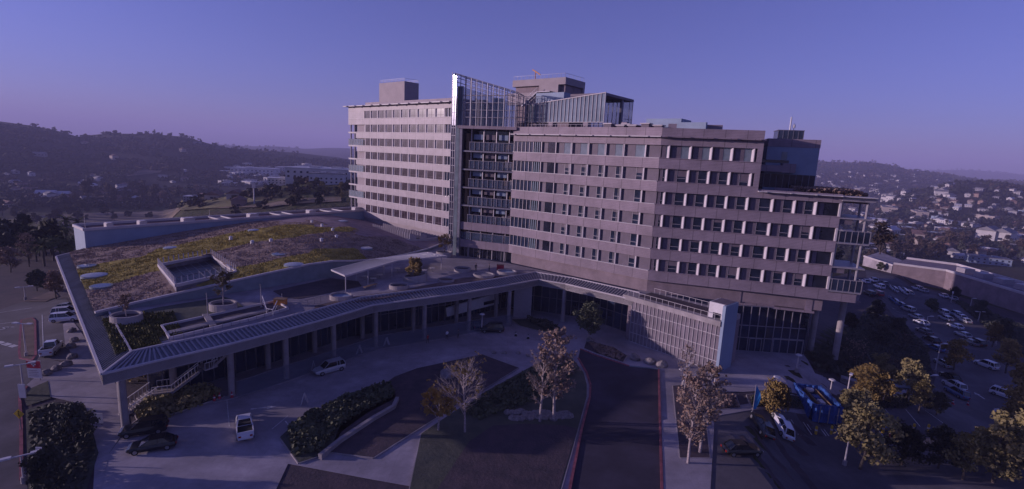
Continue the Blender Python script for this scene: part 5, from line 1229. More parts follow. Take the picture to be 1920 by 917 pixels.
car(124, 602, 'suv', 'white', 15, 'nearest of three white cars by the left eaves, beside the boulders'); car(126, 591, 'suv', 'white', 18, 'middle of three white cars by the left eaves'); car(127, 581, 'sedan', 'silver', 22, 'farthest of three pale cars by the left eaves')
car(1463, 803, 'sedan', 'white', 92, 'white saloon in the stall beside the blue tarpaulin enclosure'); car(1425, 803, 'sedan', 'black', 92, 'black car shaded in the stall left of the white saloon'); car(1390, 850, 'sedan', 'black', 5, 'dark low car at the lower edge near the rust-leaved tree'); car(1645, 797, 'sedan', 'blue', 92, 'blue car half under the golden tree among the parking stalls')
for a in ((1787, 728, 'suv', 'white', 88, 'large white off-road car, second from the near end of the row by the drive'), (1791, 742, 'suv', 'blue', 88, 'blue car at the near end of the row by the drive'), (1781, 711, 'sedan', 'black', 88, 'dark car just beyond the large white off-road car'), (1768, 685, 'sedan', 'silver', 85, 'silver car under the leaning yellow tree'),
 (1753, 656, 'sedan', 'blue', 92, 'blue car in the row left of the drive, beyond the silver one'), (1746, 640, 'sedan', 'black', 92, 'black car in the row left of the drive, above the blue one'), (1732, 624, 'sedan', 'grey', 92, 'grey car in the row left of the drive behind a tall lamp'), (1727, 608, 'sedan', 'white', 92, 'white car near the middle lamp of the left row'), (1717, 597, 'sedan', 'silver', 92, 'silver car next to the white one by the middle lamp'),
 (1702, 583, 'suv', 'silver', 92, 'silver off-road car in the middle of the left row'), (1686, 573, 'sedan', 'blue', 92, 'dull blue car left of the silver off-road car'), (1674, 566, 'sedan', 'blue', 92, 'dark blue car at the upper end of the left row'),
 (1791, 615, 'sedan', 'white', 88, 'white car leading the right hand row of the lot'), (1805, 631, 'sedan', 'silver', 88, 'silver car behind the white one in the right row'), (1818, 645, 'sedan', 'grey', 88, 'grey car in the right row above the leaning tree'), (1830, 646, 'suv', 'black', 88, 'black car at the near end of the right row'),
 (1768, 589, 'suv', 'white', 70, 'white off-road car at the top of the right row'), (1773, 600, 'sedan', 'silver', 88, 'silver car below the white off-road car at the top of the right row'), (1800, 597, 'sedan', 'white', 80, 'white car at the right rim of the lot beside dark trees'), (1790, 592, 'suv', 'pale blue', 80, 'pale car partly hidden at the right rim of the lot'), (1808, 604, 'sedan', 'silver', 80, 'silver car lowest of three at the right rim of the lot'),
 (1848, 688, 'suv', 'white', 100, 'white wagon driving away up the drive'), (1884, 745, 'suv', 'white', 300, 'white off-road car standing on the right side of the drive'), (1893, 786, 'sedan', 'white', 295, 'white saloon nearest on the right side of the drive'), (1898, 826, 'sedan', 'blue', 290, 'dark blue car under the trees at the right edge'),
 (1623, 530, 'sedan', 'white', 75, 'white car leftmost in the far row past the balconies'), (1637, 528, 'suv', 'white', 75, 'white car second in the far row past the balconies'), (1657, 534, 'sedan', 'grey', 80, 'grey car third in the far row past the balconies'), (1648, 540, 'suv', 'white', 85, 'white car just below the grey one in the far rows'), (1673, 543, 'sedan', 'silver', 85, 'silver car mid way along the far rows'), (1691, 547, 'suv', 'white', 85, 'white car left of a close pair in the far rows'), (1702, 550, 'sedan', 'silver', 85, 'silver car right of a close pair in the far rows'),
 (1719, 543, 'suv', 'white', 85, 'white car below the sunlit end of the warehouse'), (1730, 547, 'sedan', 'silver', 85, 'silver car rightmost in the far rows'), (1644, 553, 'suv', 'red', 90, 'dark red car alone in front of the far rows'), (1629, 553, 'suv', 'black', 90, 'black car left of the dark red one'), (1768, 557, 'sedan', 'white', 70, 'white car among dark trees at the warehouse foot'), (1786, 562, 'sedan', 'silver', 70, 'silver car right of it at the warehouse foot by the lamp')):
    car(*a[:5], a[5])

# ------------------------------------------------------------------ lamps, signs, street furniture
def street_lamp(px, py, tpx, tpy, label, kind='T'):
    x, y, z = GT(px, py); h = max(3.0, min(14, ZV(tpx, tpy, x, y) - z)); t = thing('street_lamp', label, 'street lamp', (x, y, z), R(px * 3 % 50), None)
    m = MB(); m.tube((0, 0, 0), (0, 0, .7), .28, .26, 10); m.build('base', M['conc'], t); m = MB(); m.tube((0, 0, .7), (0, 0, h), .12, .08, 8); m.build('pole', M['ledge'], t); m = MB()
    if kind == 'T': m.box(-1.1, 1.1, -.06, .06, h - .05, h + .06); m.box(-1.5, -.7, -.22, .22, h - .02, h + .14); m.box(.7, 1.5, -.22, .22, h - .02, h + .14)
    elif kind == 'L': m.box(0, 1.2, -.05, .05, h - .05, h + .05); m.box(.7, 1.6, -.22, .22, h, h + .16)
    else: m.tube((0, 0, h), (0, 0, h + .12), .12, .55, 16); m.tube((0, 0, h + .12), (0, 0, h + .28), .55, .35, 16)
    m.build('lamp_head', M['white'], t)
for a in ((1583, 768, 1591, 705, 'tall leaning-looking lamp right of the blue tarpaulin enclosure', 'L'), (1753, 698, 1766, 645, 'tall single lamp beside the leaning yellow tree', 'L'), (1737, 740, 1748, 705, 'lamp left of the large white off-road car', 'L'), (1822, 868, 1836, 818, 'double-headed lamp at the lower right by the road arrow', 'T'), (1583, 872, 1578, 825, 'lamp head above the large olive tree at the bottom edge', 'L'), (1866, 648, 1870, 617, 'double-headed lamp right of the parked rows', 'T'), (1834, 603, 1837, 584, 'double-headed lamp by the dark bank right of the lot', 'T'), (1783, 567, 1785, 548, 'double-headed lamp at the foot of the warehouse wall', 'T'), (1734, 622, 1741, 593, 'single lamp in the left parking row', 'L'), (1819, 576, 1825, 560, 'small lamp on the bank under the warehouse', 'L'),
 (1493, 697, 1495, 666, 'mushroom-topped lamp on the plaza by the lobby', 'O'), (1338, 734, 1343, 700, 'mushroom-topped lamp at the end of the glass pavilion', 'O'), (1281, 722, 1284, 703, 'small twin lamp in front of the glass pavilion', 'T'), (1452, 742, 1451, 708, 'mushroom-topped lamp above the golden round tree', 'O'), (1555, 745, 1555, 712, 'mushroom-topped lamp beyond the tarpaulin enclosure', 'O'),
 (46, 742, 28, 685, 'double-headed lamp at far lower left beside the sign', 'T'), (46, 905, 32, 866, 'double-headed lamp at the bottom left corner', 'T'), (50, 668, 46, 606, 'lamp standing in the red-kerbed traffic island', 'T'), (48, 562, 43, 539, 'short lamp at the left road under the rusty tree', 'T'), (903, 622, 906, 590, 'white post lamp beside the black estate car', 'O')):
    street_lamp(*a)
def board(px, py, w, h, z0, label, col='white', name='sign', cat='sign', rz=0, extra=None):
    x, y, z = GT(px, py); t = thing(name, label, cat, (x, y, z), rz); m = MB(); m.box(-w / 2, w / 2, -.05, .05, z0, z0 + h); m.build('panel', M[col], t); m = MB(); m.tube((-w * .35, 0, 0), (-w * .35, 0, z0), .05); m.tube((w * .35, 0, 0), (w * .35, 0, z0), .05); m.build('post', M['steel'], t)
    if extra: extra(t)
def hosp(t):
    m = MB(); m.box(-1.0, 1.0, -.06, -.05, 1.9, 3.0, 0); m.build('header', M['signred'], t)
    m = MB(); m.box(-.1, .1, -.075, -.06, 2.15, 2.8); m.box(-.32, .32, -.075, -.06, 2.38, 2.58); m.build('cross_mark', M['white'], t)
    m = MB()
    for k in range(4): m.box(-.8, .6 - .2 * (k % 2), -.07, -.052, .7 + k * .27, .76 + k * .27)
    m.build('lettering', M['core'], t)
board(67, 713, 2.0, 2.6, .4, 'red and white hospital sign with a white cross at the left road', extra=hosp)
board(44, 752, .9, 1.9, .5, 'pale blue sign at the top of the lower left bed', 'white'); board(79, 872, .9, 1.8, .3, 'white sign with a round mark in the lower left bed'); board(186, 797, 1.0, 1.3, .3, 'small white sign board right of the large dark tree')
def tri(px, py, label):
    x, y, z = GT(px, py); t = thing('warning_sign', label, 'sign', (x, y, z)); m = MB(); m.tube((0, 0, 0), (0, 0, 2.0), .05); m.build('post', M['steel'], t); m = MB(); m.bar((0, -.05, 1.5), (0, -.05, 2.5), .06, .06); i = 0; m.v += [(-.62, -.06, 2.1), (0, -.06, 1.48), (.62, -.06, 2.1), (0, -.06, 2.72), (-.62, -.02, 2.1), (0, -.02, 1.48), (.62, -.02, 2.1), (0, -.02, 2.72)]; k = len(m.v) - 8; m.f += [(k, k + 1, k + 2, k + 3), (k + 7, k + 6, k + 5, k + 4), (k, k + 4, k + 5, k + 1), (k + 1, k + 5, k + 6, k + 2), (k + 2, k + 6, k + 7, k + 3), (k + 3, k + 7, k + 4, k)]; m.m += [0] * 6; m.build('panel', M['yellow'], t); m = MB(); m.tube((0, -.07, 2.4), (0, -.08, 2.4), .09); m.bar((0, -.07, 2.05), (0, -.07, 2.3), .16, .02); m.bar((-.1, -.07, 1.8), (0, -.07, 2.05), .06, .02); m.bar((.1, -.07, 1.8), (0, -.07, 2.05), .06, .02); m.build('symbol', M['tyre'], t)
tri(40, 806, 'yellow pedestrian warning sign at the red kerb on the far left')
def aboard(px, py, label):
    x, y, z = GT(px, py); t = thing('sandwich_board', label, 'sign board', (x, y, z + .05), R(px % 60 - 20), 'white sign boards along the driveway'); m = MB(); m.bar((-.38, -.3, 0), (0, 0, 1.5), .5, .06); m.build('front_panel', M['white'], t); m = MB(); m.bar((.38, .3, 0), (0, 0, 1.5), .5, .06); m.build('rear_panel', M['ledge'], t)
for a in ((588, 694, 'white folding sign board left of the silver wagon'), (674, 663, 'white folding sign board right of the silver wagon'), (725, 648, 'white folding sign board farthest along the driveway kerb'), (571, 757, 'small white folding stand alone on the open driveway')): aboard(*a)
def cone(px, py, label, col='signred', h=.9, r=.22, name='traffic_cone'):
    x, y, z = GT(px, py); t = thing(name, label, name.replace('_', ' '), (x, y, z + .06)); m = MB()
    if name == 'bollard': m.tube((0, 0, 0), (0, 0, h), r, r, 10); m.tube((0, 0, h), (0, 0, h + .08), r, r * .4, 10)
    else: m.box(-r * 1.2, r * 1.2, -r * 1.2, r * 1.2, 0, .06); m.tube((0, 0, .05), (0, 0, h), r, .05, 10)
    m.build('post' if name == 'bollard' else 'body', M[col], t); m = MB(); m.tube((0, 0, h * .5), (0, 0, h * .68), r * .75 if name != 'bollard' else r * 1.03, r * .6 if name != 'bollard' else r * 1.03, 10); m.build('band', M['white'], t)
for i, (px, py, w) in enumerate(((1529, 815, 'left of two before the blue tarpaulin enclosure'), (1558, 814, 'right of two before the blue tarpaulin enclosure'), (1655, 812, 'first of the four in the empty stalls'), (1688, 812, 'second of the four in the empty stalls'), (1712, 810, 'third of the four in the empty stalls'), (1739, 811, 'last of the four in the empty stalls'))): cone(px, py, 'yellow bollard, ' + w, 'yellow', 1.25, .17, 'bollard')
for px, py, lab in ((412, 748, 'red and white cone by the third podium column'), (435, 746, 'red and white cone right beside the third podium column'), (402, 752, 'red cone at the end of the podium hedge'), (1667, 818, 'red cone among the yellow bollards'), (1814, 760, 'orange cone on the rounded parking island'), (1786, 758, 'orange cone left on the parking island'), (1882, 806, 'tall orange marker by the white saloon'), (967, 630, 'dark marker cone at the inner driveway end, left'), (990, 635, 'dark marker cone at the inner driveway end, right')): cone(px, py, lab, 'signred' if px < 900 or px > 1600 else 'tyre')
def banner(px, py, h, label, rz=0):
    x, y, z = GT(px, py); t = thing('flag_banner', label, 'banner', (x, y, z), rz); m = MB(); m.tube((0, 0, 0), (0, 0, h), .04); m.build('pole', M['mull'], t); m = MB(); n = 8
    m.v += [(0, 0, .5)] + [(.15 + .75 * math.sin(math.pi * min(1, k / n * .9 + .12)), .1 * math.sin(k), .5 + (h - .6) * k / n) for k in range(n + 1)] + [(0, 0, h - .05)]; N = len(m.v); m.v += [(p[0], p[1] + .02, p[2]) for p in m.v]; m.f += [tuple(range(N)), tuple(reversed(range(N, 2 * N)))]; m.m += [0, 0]; m.build('cloth', M['banner'], t)
banner(1411, 772, 4.2, 'blue feather banner left of the golden round tree'); banner(1453, 778, 3.6, 'blue feather banner under the golden round tree', .5)
# blue tarpaulin enclosure on a trailer
tq = [GT(*p) for p in ((1502, 768), (1523, 790), (1572, 783), (1560, 752))]
Ta = GT(1520, 789)[:2]; Tb = (Ta[0] + 4.15, Ta[1] - .62); Ft = frame(Ta, Tb); zt_ = T(*Ta); Ft = Matrix.Translation((0, 0, zt_ + .1)) @ Ft; wT = math.hypot(Tb[0] - Ta[0], Tb[1] - Ta[1]); lT = 7.6; sk = -.15
tp_ = thing('tarpaulin_enclosure', 'blue tarpaulin walled container with open top standing by the parking stalls', 'container')
m = MB(); r2 = random.Random(8)
def wall(mb, a, b, z, t_=.25):
    n = 14
    for k in range(n):
        p = Vector(a).lerp(Vector(b), k / n); q = Vector(a).lerp(Vector(b), (k + 1) / n); o0 = .10 * math.sin(k * 2.1); o1 = .10 * math.sin((k + 1) * 2.1); d = (q - p).normalized(); nn = Vector((-d.y, d.x)) 
        P_, Q_ = p + nn * o0, q + nn * o1; p2, q2_ = p + nn * (o0 + t_), q + nn * (o1 + t_)
        P3, Q3 = p - nn * .35, q - nn * .35
        mb.q([(*P3, 0), (*Q3, 0), (*Q_, z), (*P_, z)]); mb.q([(*P_, z), (*Q_, z), (*q2_, z - .03), (*p2, z - .03)]); mb.q([(*q2_, .3), (*p2, .3), (*p2, z - .03), (*q2_, z - .03)])
wall(m, (0, 0), (wT, 0), 2.7); wall(m, (wT, 0), (wT, lT), 2.7); wall(m, (wT, lT), (0, lT), 2.6); wall(m, (0, lT), (0, 0), 2.7); m.build('tarpaulin_wall', M['tarp'], tp_, Ft)
m = MB(); m.box(.3, wT - .3, .3, lT - .3, .2, .5); m.build('floor', M['mulch'], tp_, Ft)
m = MB(); m.box(wT * .3, wT * .34, .5, lT - .8, 1.6, 2.3); m.box(wT * .72, wT * .76, .5, lT - .8, 1.6, 2.3); m.box(.5, wT * .2, 3.5, 6.5, .5, 2.2); m.box(wT * .3, wT * .75, .6, 1.0, 1.6, 2.3); m.build('timber_frame', M['wood'], tp_, Ft)
m = MB(); m.box(wT * .4, wT * .66, 1.6, 5.2, .5, 1.9, 1); m.box(wT * .45, wT * .62, 1.8, 3.2, 1.9, 2.2, 0); m.box(wT * .42, wT * .64, 3.8, 5.0, 1.9, 2.1, 1); m.tube((wT * .5, 6.5, 2), (wT * .5, 6.5, 2.3), .6, .6, 10, 0); m.build('load', [M['white'], M['tarp']], tp_, Ft)
for px in (0, 1, 2): m = MB(); m.box(wT * (.2 + .3 * px), wT * (.2 + .3 * px) + .1, -.52, -.4, 0, 2.6); m.build('strap', M['mull'], tp_, Ft)
gb = thing('rubble_gabion', 'pale stone-filled wall block beyond the blue tarpaulin enclosure', 'stone wall'); a_, b_ = GT(1575, 716), GT(1610, 726); m = MB(); m.bar((a_[0], a_[1], a_[2] + .5), (b_[0], b_[1], b_[2] + .5), 1.2, 1.1); m.build('stone_core', M['rock'], gb); m = MB(); m.bar((a_[0], a_[1], a_[2] + 1.1), (b_[0], b_[1], b_[2] + 1.1), 1.3, .1); m.build('cap', M['conc'], gb)
cv = thing('covered_walk', 'flat grey shelter roof on posts between the golden trees', 'shelter'); cc = [GT(*p) for p in ((1648, 752), (1702, 757), (1712, 744), (1662, 738))]; m = MB(); m.prism([c[:2] for c in cc], cc[0][2] + 2.7, cc[0][2] + 2.9); m.build('roof', M['bluepanel'], cv)
for c in cc: m = MB(); m.tube((c[0], c[1], c[2]), (c[0], c[1], cc[0][2] + 2.7), .07); m.build('post', M['mull'], cv)
# outside stair at the podium corner
stx = thing('outside_stair', 'long outside stair with white railings rising under the podium corner', 'stair')
fl = [((236, 772), 0.1), ((290, 733), 1.6), ((328, 728), 1.7), ((378, 690), 4.4), ((402, 682), 4.5), ((440, 648), 7.0)]
PTS = [(*G(px, py + 0, z), z) for (px, py), z in fl]
m = MB()
for a, b in zip(PTS, PTS[1:]):
    n = max(2, int(abs(b[2] - a[2]) / .17)); A_, B_ = Vector(a), Vector(b)
    if n <= 2: m.bar(a, b, 2.2, .2)
    else:
        for k in range(n): p = A_.lerp(B_, k / n); q = A_.lerp(B_, (k + 1) / n); m.bar((p.x, p.y, q.z - .1), (q.x, q.y, q.z - .1), 2.2, .18)
        m.bar(A_ - Vector((0, 0, .25)), B_ - Vector((0, 0, .25)), 2.2, .15)
m.build('flight', M['conc'], stx)
for sgn in (-1, 1):
    m = MB()
    for a, b in zip(PTS, PTS[1:]):
        d = (Vector(b) - Vector(a)).normalized(); o_ = Vector((-d.y, d.x, 0)).normalized() * 1.1 * sgn; A_, B_ = Vector(a) + o_, Vector(b) + o_
        m.bar(A_ + Vector((0, 0, 1)), B_ + Vector((0, 0, 1)), .09, .09); n = max(2, int((B_ - A_).length / .5))
        for k in range(n): p = A_.lerp(B_, k / n); m.bar(p, p + Vector((0, 0, 1)), .04, .04)
    m.build('railing', M['white'], stx)
# people
def person(px, py, label, top='blue', bottom='black', z=None, walk=1, rz=0):
    if z is None: x, y, z = GT(px, py); z += .06
    else: x, y = G(px, py, z)
    J = [(0, 0, .95), (0, 0, 1.15), (0, 0, 1.38), (0, 0, 1.5), (0, -.01, 1.62), (0, -.02, 1.74), (-.2, 0, 1.42), (-.27, -.06 * walk, 1.15), (-.25, -.2 * walk, .92), (.2, 0, 1.42), (.27, .06 * walk, 1.15), (.25, .16 * walk, .92), (-.1, 0, .9), (-.11, .12 * walk, .5), (-.11, .2 * walk, .08), (-.11, .05 * walk, .03), (.1, 0, .9), (.11, -.1 * walk, .5), (.11, -.16 * walk, .08), (.11, -.3 * walk, .03)]
    Eg = [(0, 1), (1, 2), (2, 3), (3, 4), (4, 5), (2, 6), (6, 7), (7, 8), (2, 9), (9, 10), (10, 11), (0, 12), (12, 13), (13, 14), (14, 15), (0, 16), (16, 17), (17, 18), (18, 19)]
    Rr = [.15, .14, .17, .06, .10, .09, .07, .05, .035, .07, .05, .035, .09, .065, .045, .04, .09, .065, .045, .04]
    me = bpy.data.meshes.new('person'); me.from_pydata(J, Eg, []); o = link('person', me, None, Matrix.Translation((x, y, z)) @ Matrix.Rotation(rz, 4, 'Z'))
    sk_ = o.modifiers.new('skin', 'SKIN'); 
    for i, v in enumerate(me.skin_vertices[0].data): v.radius = (Rr[i], Rr[i]); v.use_root = (i == 0)
    sb = o.modifiers.new('sub', 'SUBSURF'); sb.levels = 1; sb.render_levels = 1
    bpy.context.view_layer.update(); dg = bpy.context.evaluated_depsgraph_get(); nm_ = bpy.data.meshes.new_from_object(o.evaluated_get(dg)); o.modifiers.clear(); o.data = nm_
    for mm in ('skin', 'car_' + top, 'car_' + bottom): nm_.materials.append(M[mm])
    for p in nm_.polygons:
        c = p.center; p.material_index = 0 if (c.z > 1.5 or (abs(c.x) > .2 and c.z < 1.0)) else (1 if c.z > .95 else 2); p.use_smooth = True
    tag(o, label, 'person')
    hm = MB(); hm.tube((0, .02, 1.72), (0, .02, 1.84), .105, .05, 10); hm.build('hair', M['tyre'], o)
M['skin'] = mat('skin', (.42, .26, .2), .6)
person(838, 636, 'person in a white top walking along the driveway kerb', 'white', 'black', rz=.5); person(802, 644, 'person in red walking at the foot of a column', 'red', 'black', rz=1); person(859, 634, 'person in dark clothes right of the one in white', 'grey', 'black', rz=2)
person(892, 508, 'person in black standing on the terrace between the planters', 'black', 'black', DECK, 0); person(917, 509, 'person in grey standing by the stone-filled planter', 'grey', 'black', DECK, 0, 1.2)

# ------------------------------------------------------------------ hedge on the lower roof
bush = [on(px, 352, off(PB, i3, 5), off(PD, i3, 5)) for px in (1530, 1625)]
hp = [loc(F3, 26.5, 3.0), loc(F3, 35.0, 3.0), loc(F3, 36.0, 6.0), loc(F3, 34.5, 12), loc(F3, 24, 12)]
r = random.Random(9); mb = MB()
for k in range(5200):
    u, v = r.uniform(24.5, 36.2), r.uniform(3, 12); p = loc(F3, u, v); zz = 30.1 + r.random() ** .6 * 1.3 * (1 - .5 * max(0, (u - 34.5) / 2)); a = Vector((r.gauss(0, 1), r.gauss(0, 1), r.gauss(0, 1))).normalized(); b = a.orthogonal().normalized() * .22; a = a * .22; P_ = Vector((p.x, p.y, zz)); mb.q([P_ - a - b, P_ + a - b, P_ + a + b, P_ - a + b])
tag(mb.build('roof_hedge', L['rust']), 'brown shrubs growing along the end of the lower tower roof', 'shrubs', kind='stuff')

# ------------------------------------------------------------------ far city, warehouses, trees
def march(px, py, lim=12000):
    d = ray(px, py); h = math.hypot(d[0], d[1]); t = 120.0 / h; st_ = 1.02
    while t * h < lim:
        x, y, z = d[0] * t, d[1] * t, H + d[2] * t
        if z <= T(x, y): return x, y, T(x, y)
        t *= st_
    return None
wh = thing('warehouse', 'very long low warehouse with its pale end coloured as sunlit and its grey wall as shaded beyond the parking', 'warehouse')
wa, wb_, wc = GT(1672, 512), GT(1768, 541), GT(1990, 612); we = GT(1617, 497)
zb_ = min(wa[2], wb_[2], wc[2]) - 1
def topz(px, py, P): return ZV(px, py, P[0], P[1])
z1_, z2_ = topz(1672, 494, wa), topz(1768, 507, wb_); ztw = (z1_ + z2_) / 2
back = lambda p, k: (p[0] + k * .75, p[1] + k * .66)
m = MB(); m.prism([wa[:2], wb_[:2], wc[:2], back(wc, 22), back(wb_, 22), back(wa, 22)], zb_ - 2, ztw); m.build('wall', M['core'], wh)  # darker colour carries the shade of the long side
m = MB(); m.prism([we[:2], (wa[0] - .3, wa[1]), back((wa[0] - .3, wa[1]), 21), back(we, 26)], zb_ - 2, ztw - 1); m.build('end_wall', M['pave'], wh)  # paler colour carries the sunlight on this end
m = MB(); rim(m, [wa, wb_, wc], ztw + .3, .6, .8, 0, False); rim(m, [back(wa, 22), back(wb_, 22), back(wc, 22)], ztw + .4, .6, .9, 0, False); rim(m, [we, wa], ztw - .6, .5, .7, 0, False); m.build('parapet', M['ledge'], wh)
for k in range(5):
    m = MB(); t = .15 + k * .18; x, y = wb_[0] + (wc[0] - wb_[0]) * t, wb_[1] + (wc[1] - wb_[1]) * t; x, y = back((x, y), 10); m.box(x - 2, x + 2, y - 2, y + 2, ztw, ztw + 1.8); m.build('roof_unit', M['mull'], wh)
for nm_, c in (('hw', (.52, .49, .49)), ('hc', (.38, .32, .29)), ('hg', (.25, .24, .27)), ('hb', (.24, .29, .38)), ('ht', (.28, .19, .16))): M[nm_] = mat('render_' + nm_, c, .8, var=.08, scale=.1)
M['rf1'] = mat('roof_grey', (.20, .19, .21), .8, var=.15, scale=.2); M['rf2'] = mat('roof_tile', (.20, .12, .10), .85, var=.15, scale=.2); M['rf3'] = mat('roof_white', (.48, .47, .51), .6, var=.08, scale=.1)
HMs = []
rc = random.Random(77)
def house_mesh(w, d, h, roof, wm, rm):
    mb = MB(); mb.box(-w / 2, w / 2, -d / 2, d / 2, -6, h, 0)
    if roof == 'flat':
        mb.box(-w / 2 - .3, w / 2 + .3, -d / 2 - .3, d / 2 + .3, h, h + .5, 1)
        mb.box(-w * .2, -w * .05, -d * .2, d * .1, h + .5, h + 1.6, 0); mb.box(w * .1, w * .25, -d * .1, d * .2, h + .5, h + 1.4, 0)
    else:
        o = .5; mb.v += [(-w / 2 - o, -d / 2 - o, h), (w / 2 + o, -d / 2 - o, h), (w / 2 + o, d / 2 + o, h), (-w / 2 - o, d / 2 + o, h), (-w / 2 + (d * .3 if roof == 'hip' else -o), 0, h + d * .28), (w / 2 - (d * .3 if roof == 'hip' else -o), 0, h + d * .28)]; k = len(mb.v) - 6
        mb.f += [(k, k + 1, k + 5, k + 4), (k + 2, k + 3, k + 4, k + 5), (k + 1, k + 2, k + 5), (k + 3, k, k + 4), (k + 3, k + 2, k + 1, k)]; mb.m += [1] * 5
    nw = max(2, int(w / 4)); st_h = 3.0
    for fl_ in range(max(1, int(h / st_h))):
        for k in range(nw):
            x = -w / 2 + (k + .5) * w / nw; mb.box(x - .7, x + .7, -d / 2 - .06, -d / 2 + .02, .9 + fl_ * st_h, 2.2 + fl_ * st_h, 2); mb.box(x - .7, x + .7, d / 2 - .02, d / 2 + .06, .9 + fl_ * st_h, 2.2 + fl_ * st_h, 2)
        for s_ in (-1, 1): mb.box(s_ * w / 2 - .05, s_ * w / 2 + .05, -1, 1, .9 + fl_ * st_h, 2.2 + fl_ * st_h, 2)
    return mb.mesh('house', [M[wm], M[rm], M['glass']])
HT = {'house': [house_mesh(13, 9, 3.4, 'hip', 'hw', 'rf1'), house_mesh(15, 10, 3.6, 'gable', 'hc', 'rf2'), house_mesh(12, 9, 5.8, 'hip', 'hc', 'rf2'), house_mesh(14, 9, 5.6, 'gable', 'hw', 'rf1'), house_mesh(16, 8, 3.2, 'gable', 'hg', 'rf1'), house_mesh(12, 8, 3.4, 'gable', 'hw', 'rf3'), house_mesh(11, 9, 5.4, 'hip', 'ht', 'rf2')],
      'hall': [house_mesh(46, 24, 7, 'flat', 'hw', 'rf3'), house_mesh(34, 20, 6, 'flat', 'hg', 'rf3'), house_mesh(30, 18, 6, 'flat', 'hb', 'rf1'), house_mesh(60, 20, 8, 'flat', 'hc', 'rf1'), house_mesh(28, 16, 8.5, 'flat', 'hw', 'rf1')]}
BCOUNT = {'n': 0}
POS = []
def put_building(px, py, kind, label, group, sc=1.0, idx=None, rot=None, mind=1.0):
    q = march(px, py)
    if q is None: return False
    x, y, z = q; dd = math.hypot(x, y)
    if math.hypot(x, y - 100) < 165 : return False
    w = {'house': 15, 'hall': 40}[kind] * sc * mind
    for a, b, c in POS:
        if math.hypot(x - a, y - b) < (w + c) * .52: return False
    POS.append((x, y, w)); me = HT[kind][idx if idx is not None else rc.randrange(len(HT[kind]))]
    o = bpy.data.objects.new('house' if kind == 'house' else 'commercial_building', me); C.objects.link(o); o.location = (x, y, z); o.rotation_euler = (0, 0, rot if rot is not None else rc.choice((0.3, .3 + math.pi / 2, 1.0, 1.0 + math.pi / 2)) + rc.uniform(-.1, .1)); o.scale = (sc, sc, sc)
    tag(o, label, 'house' if kind == 'house' else 'building', group); return True
def scatter(n, xr, yr, kind, label, group, sc=(1, 1), pw=1.0, mind=1.0, idx=None):
    k = t = 0
    while k < n and t < n * 30:
        t += 1; px = rc.uniform(*xr); f = rc.random() ** pw; py = yr[0](px) + (yr[1](px) - yr[0](px)) * f if callable(yr[0]) else yr[0] + (yr[1] - yr[0]) * f
        i_ = rc.choice(idx) if idx else None
        if put_building(px, py, kind, label, group, rc.uniform(*sc), i_, None, mind): k += 1
def field(name, pts, m, off=.7):
    P_ = []
    for p in pts:
        q = march(*p)
        if q is None: return
        P_.append(q[:2])
    drape(name, P_, off, m, step=9)
M['grass'] = mat('field_grass', (.17, .15, .06), .95, var=.3, scale=.03, stain=.5); M['dry'] = mat('dry_field', (.20, .15, .11), .95, var=.3, scale=.03, stain=.5)
field('field', [(-60, 425), (60, 408), (150, 402), (330, 392), (480, 384), (640, 372), (640, 380), (500, 392), (330, 404), (150, 424), (40, 432)], M['dry'])
field('field', [(330, 391), (480, 380), (560, 376), (480, 386), (340, 397)], M['grass'], .9)
field('field', [(-40, 418), (60, 410), (130, 416), (60, 432), (-40, 440)], M['grass'], .9)
field('field', [(218, 330), (250, 322), (310, 318), (300, 326), (240, 334)], M['dry'], 1.0)
field('field', [(1700, 372), (1745, 362), (1790, 368), (1760, 380), (1720, 384)], M['grass'], 1.0)
field('field', [(1730, 392), (1800, 388), (1790, 396), (1740, 398)], M['grass'], 1.0)
# named large buildings seen on their own
for a in ((1665, 398, 'hall', 'long cream block in the valley just right of the tower balconies', 3, 1.15, 1.0), (1722, 404, 'hall', 'tan stepped block in the valley right of the long cream block', 3, .9, 1.1), (1648, 418, 'hall', 'cream flat building in front of the long cream block', 0, .8, .9), (1704, 426, 'hall', 'pale blue building with flat roof in mid valley', 2, .7, .2), (1759, 410, 'hall', 'blue glass-coloured block among trees in the valley', 2, .6, .2),
          (1778, 435, 'hall', 'grey broad-roofed hall left of the white twin halls', 1, .9, .2), (1852, 448, 'house', 'large white gabled hall, left of a pair in the right valley', 3, 2.2, .6), (1880, 452, 'house', 'large white gabled hall, right of a pair in the right valley', 3, 2.1, .6), (1912, 448, 'hall', 'long white building cut by the right edge of the picture', 0, .8, .3), (1850, 494, 'hall', 'flat blue-grey building just behind the long warehouse', 2, 1.0, -.5), (1760, 462, 'hall', 'pale low building between brown trees behind the warehouse', 1, .6, .2), (1668, 438, 'house', 'white roofed house low in the valley by the tower end', 5, 1.8, .5), (1748, 474, 'house', 'blue roofed shed between brown trees', 4, 1.5, .5),
          (480, 327, 'hall', 'long grey hall with toothed white roof in the left valley', 0, 1.9, .15), (545, 322, 'hall', 'long white hall farthest left of the distant pair', 0, 1.3, .1), (600, 321, 'hall', 'long white hall right of the distant pair by the tower', 0, 1.3, .1), (470, 345, 'hall', 'white block at the front of the industrial estate', 4, .8, .3), (500, 348, 'hall', 'white block right of the front one in the industrial estate', 4, .8, .5), (540, 345, 'hall', 'white flat block in the middle of the industrial estate', 0, .6, .4), (610, 336, 'hall', 'long white roofed hall against the brown slope by the tower', 0, 1.1, .1), (88, 370, 'house', 'small cream house alone at far left among trees', 5, 1.6, .4), (116, 370, 'house', 'low white house right of the cream house at far left', 5, 1.4, .4), (372, 376, 'hall', 'low pale shed on the field edge behind the roof block', 1, .5, .2)):
    px, py, kd, lab, ix, sc, rot = a; put_building(px, py, kd, lab, None, sc, ix, rot, .4)
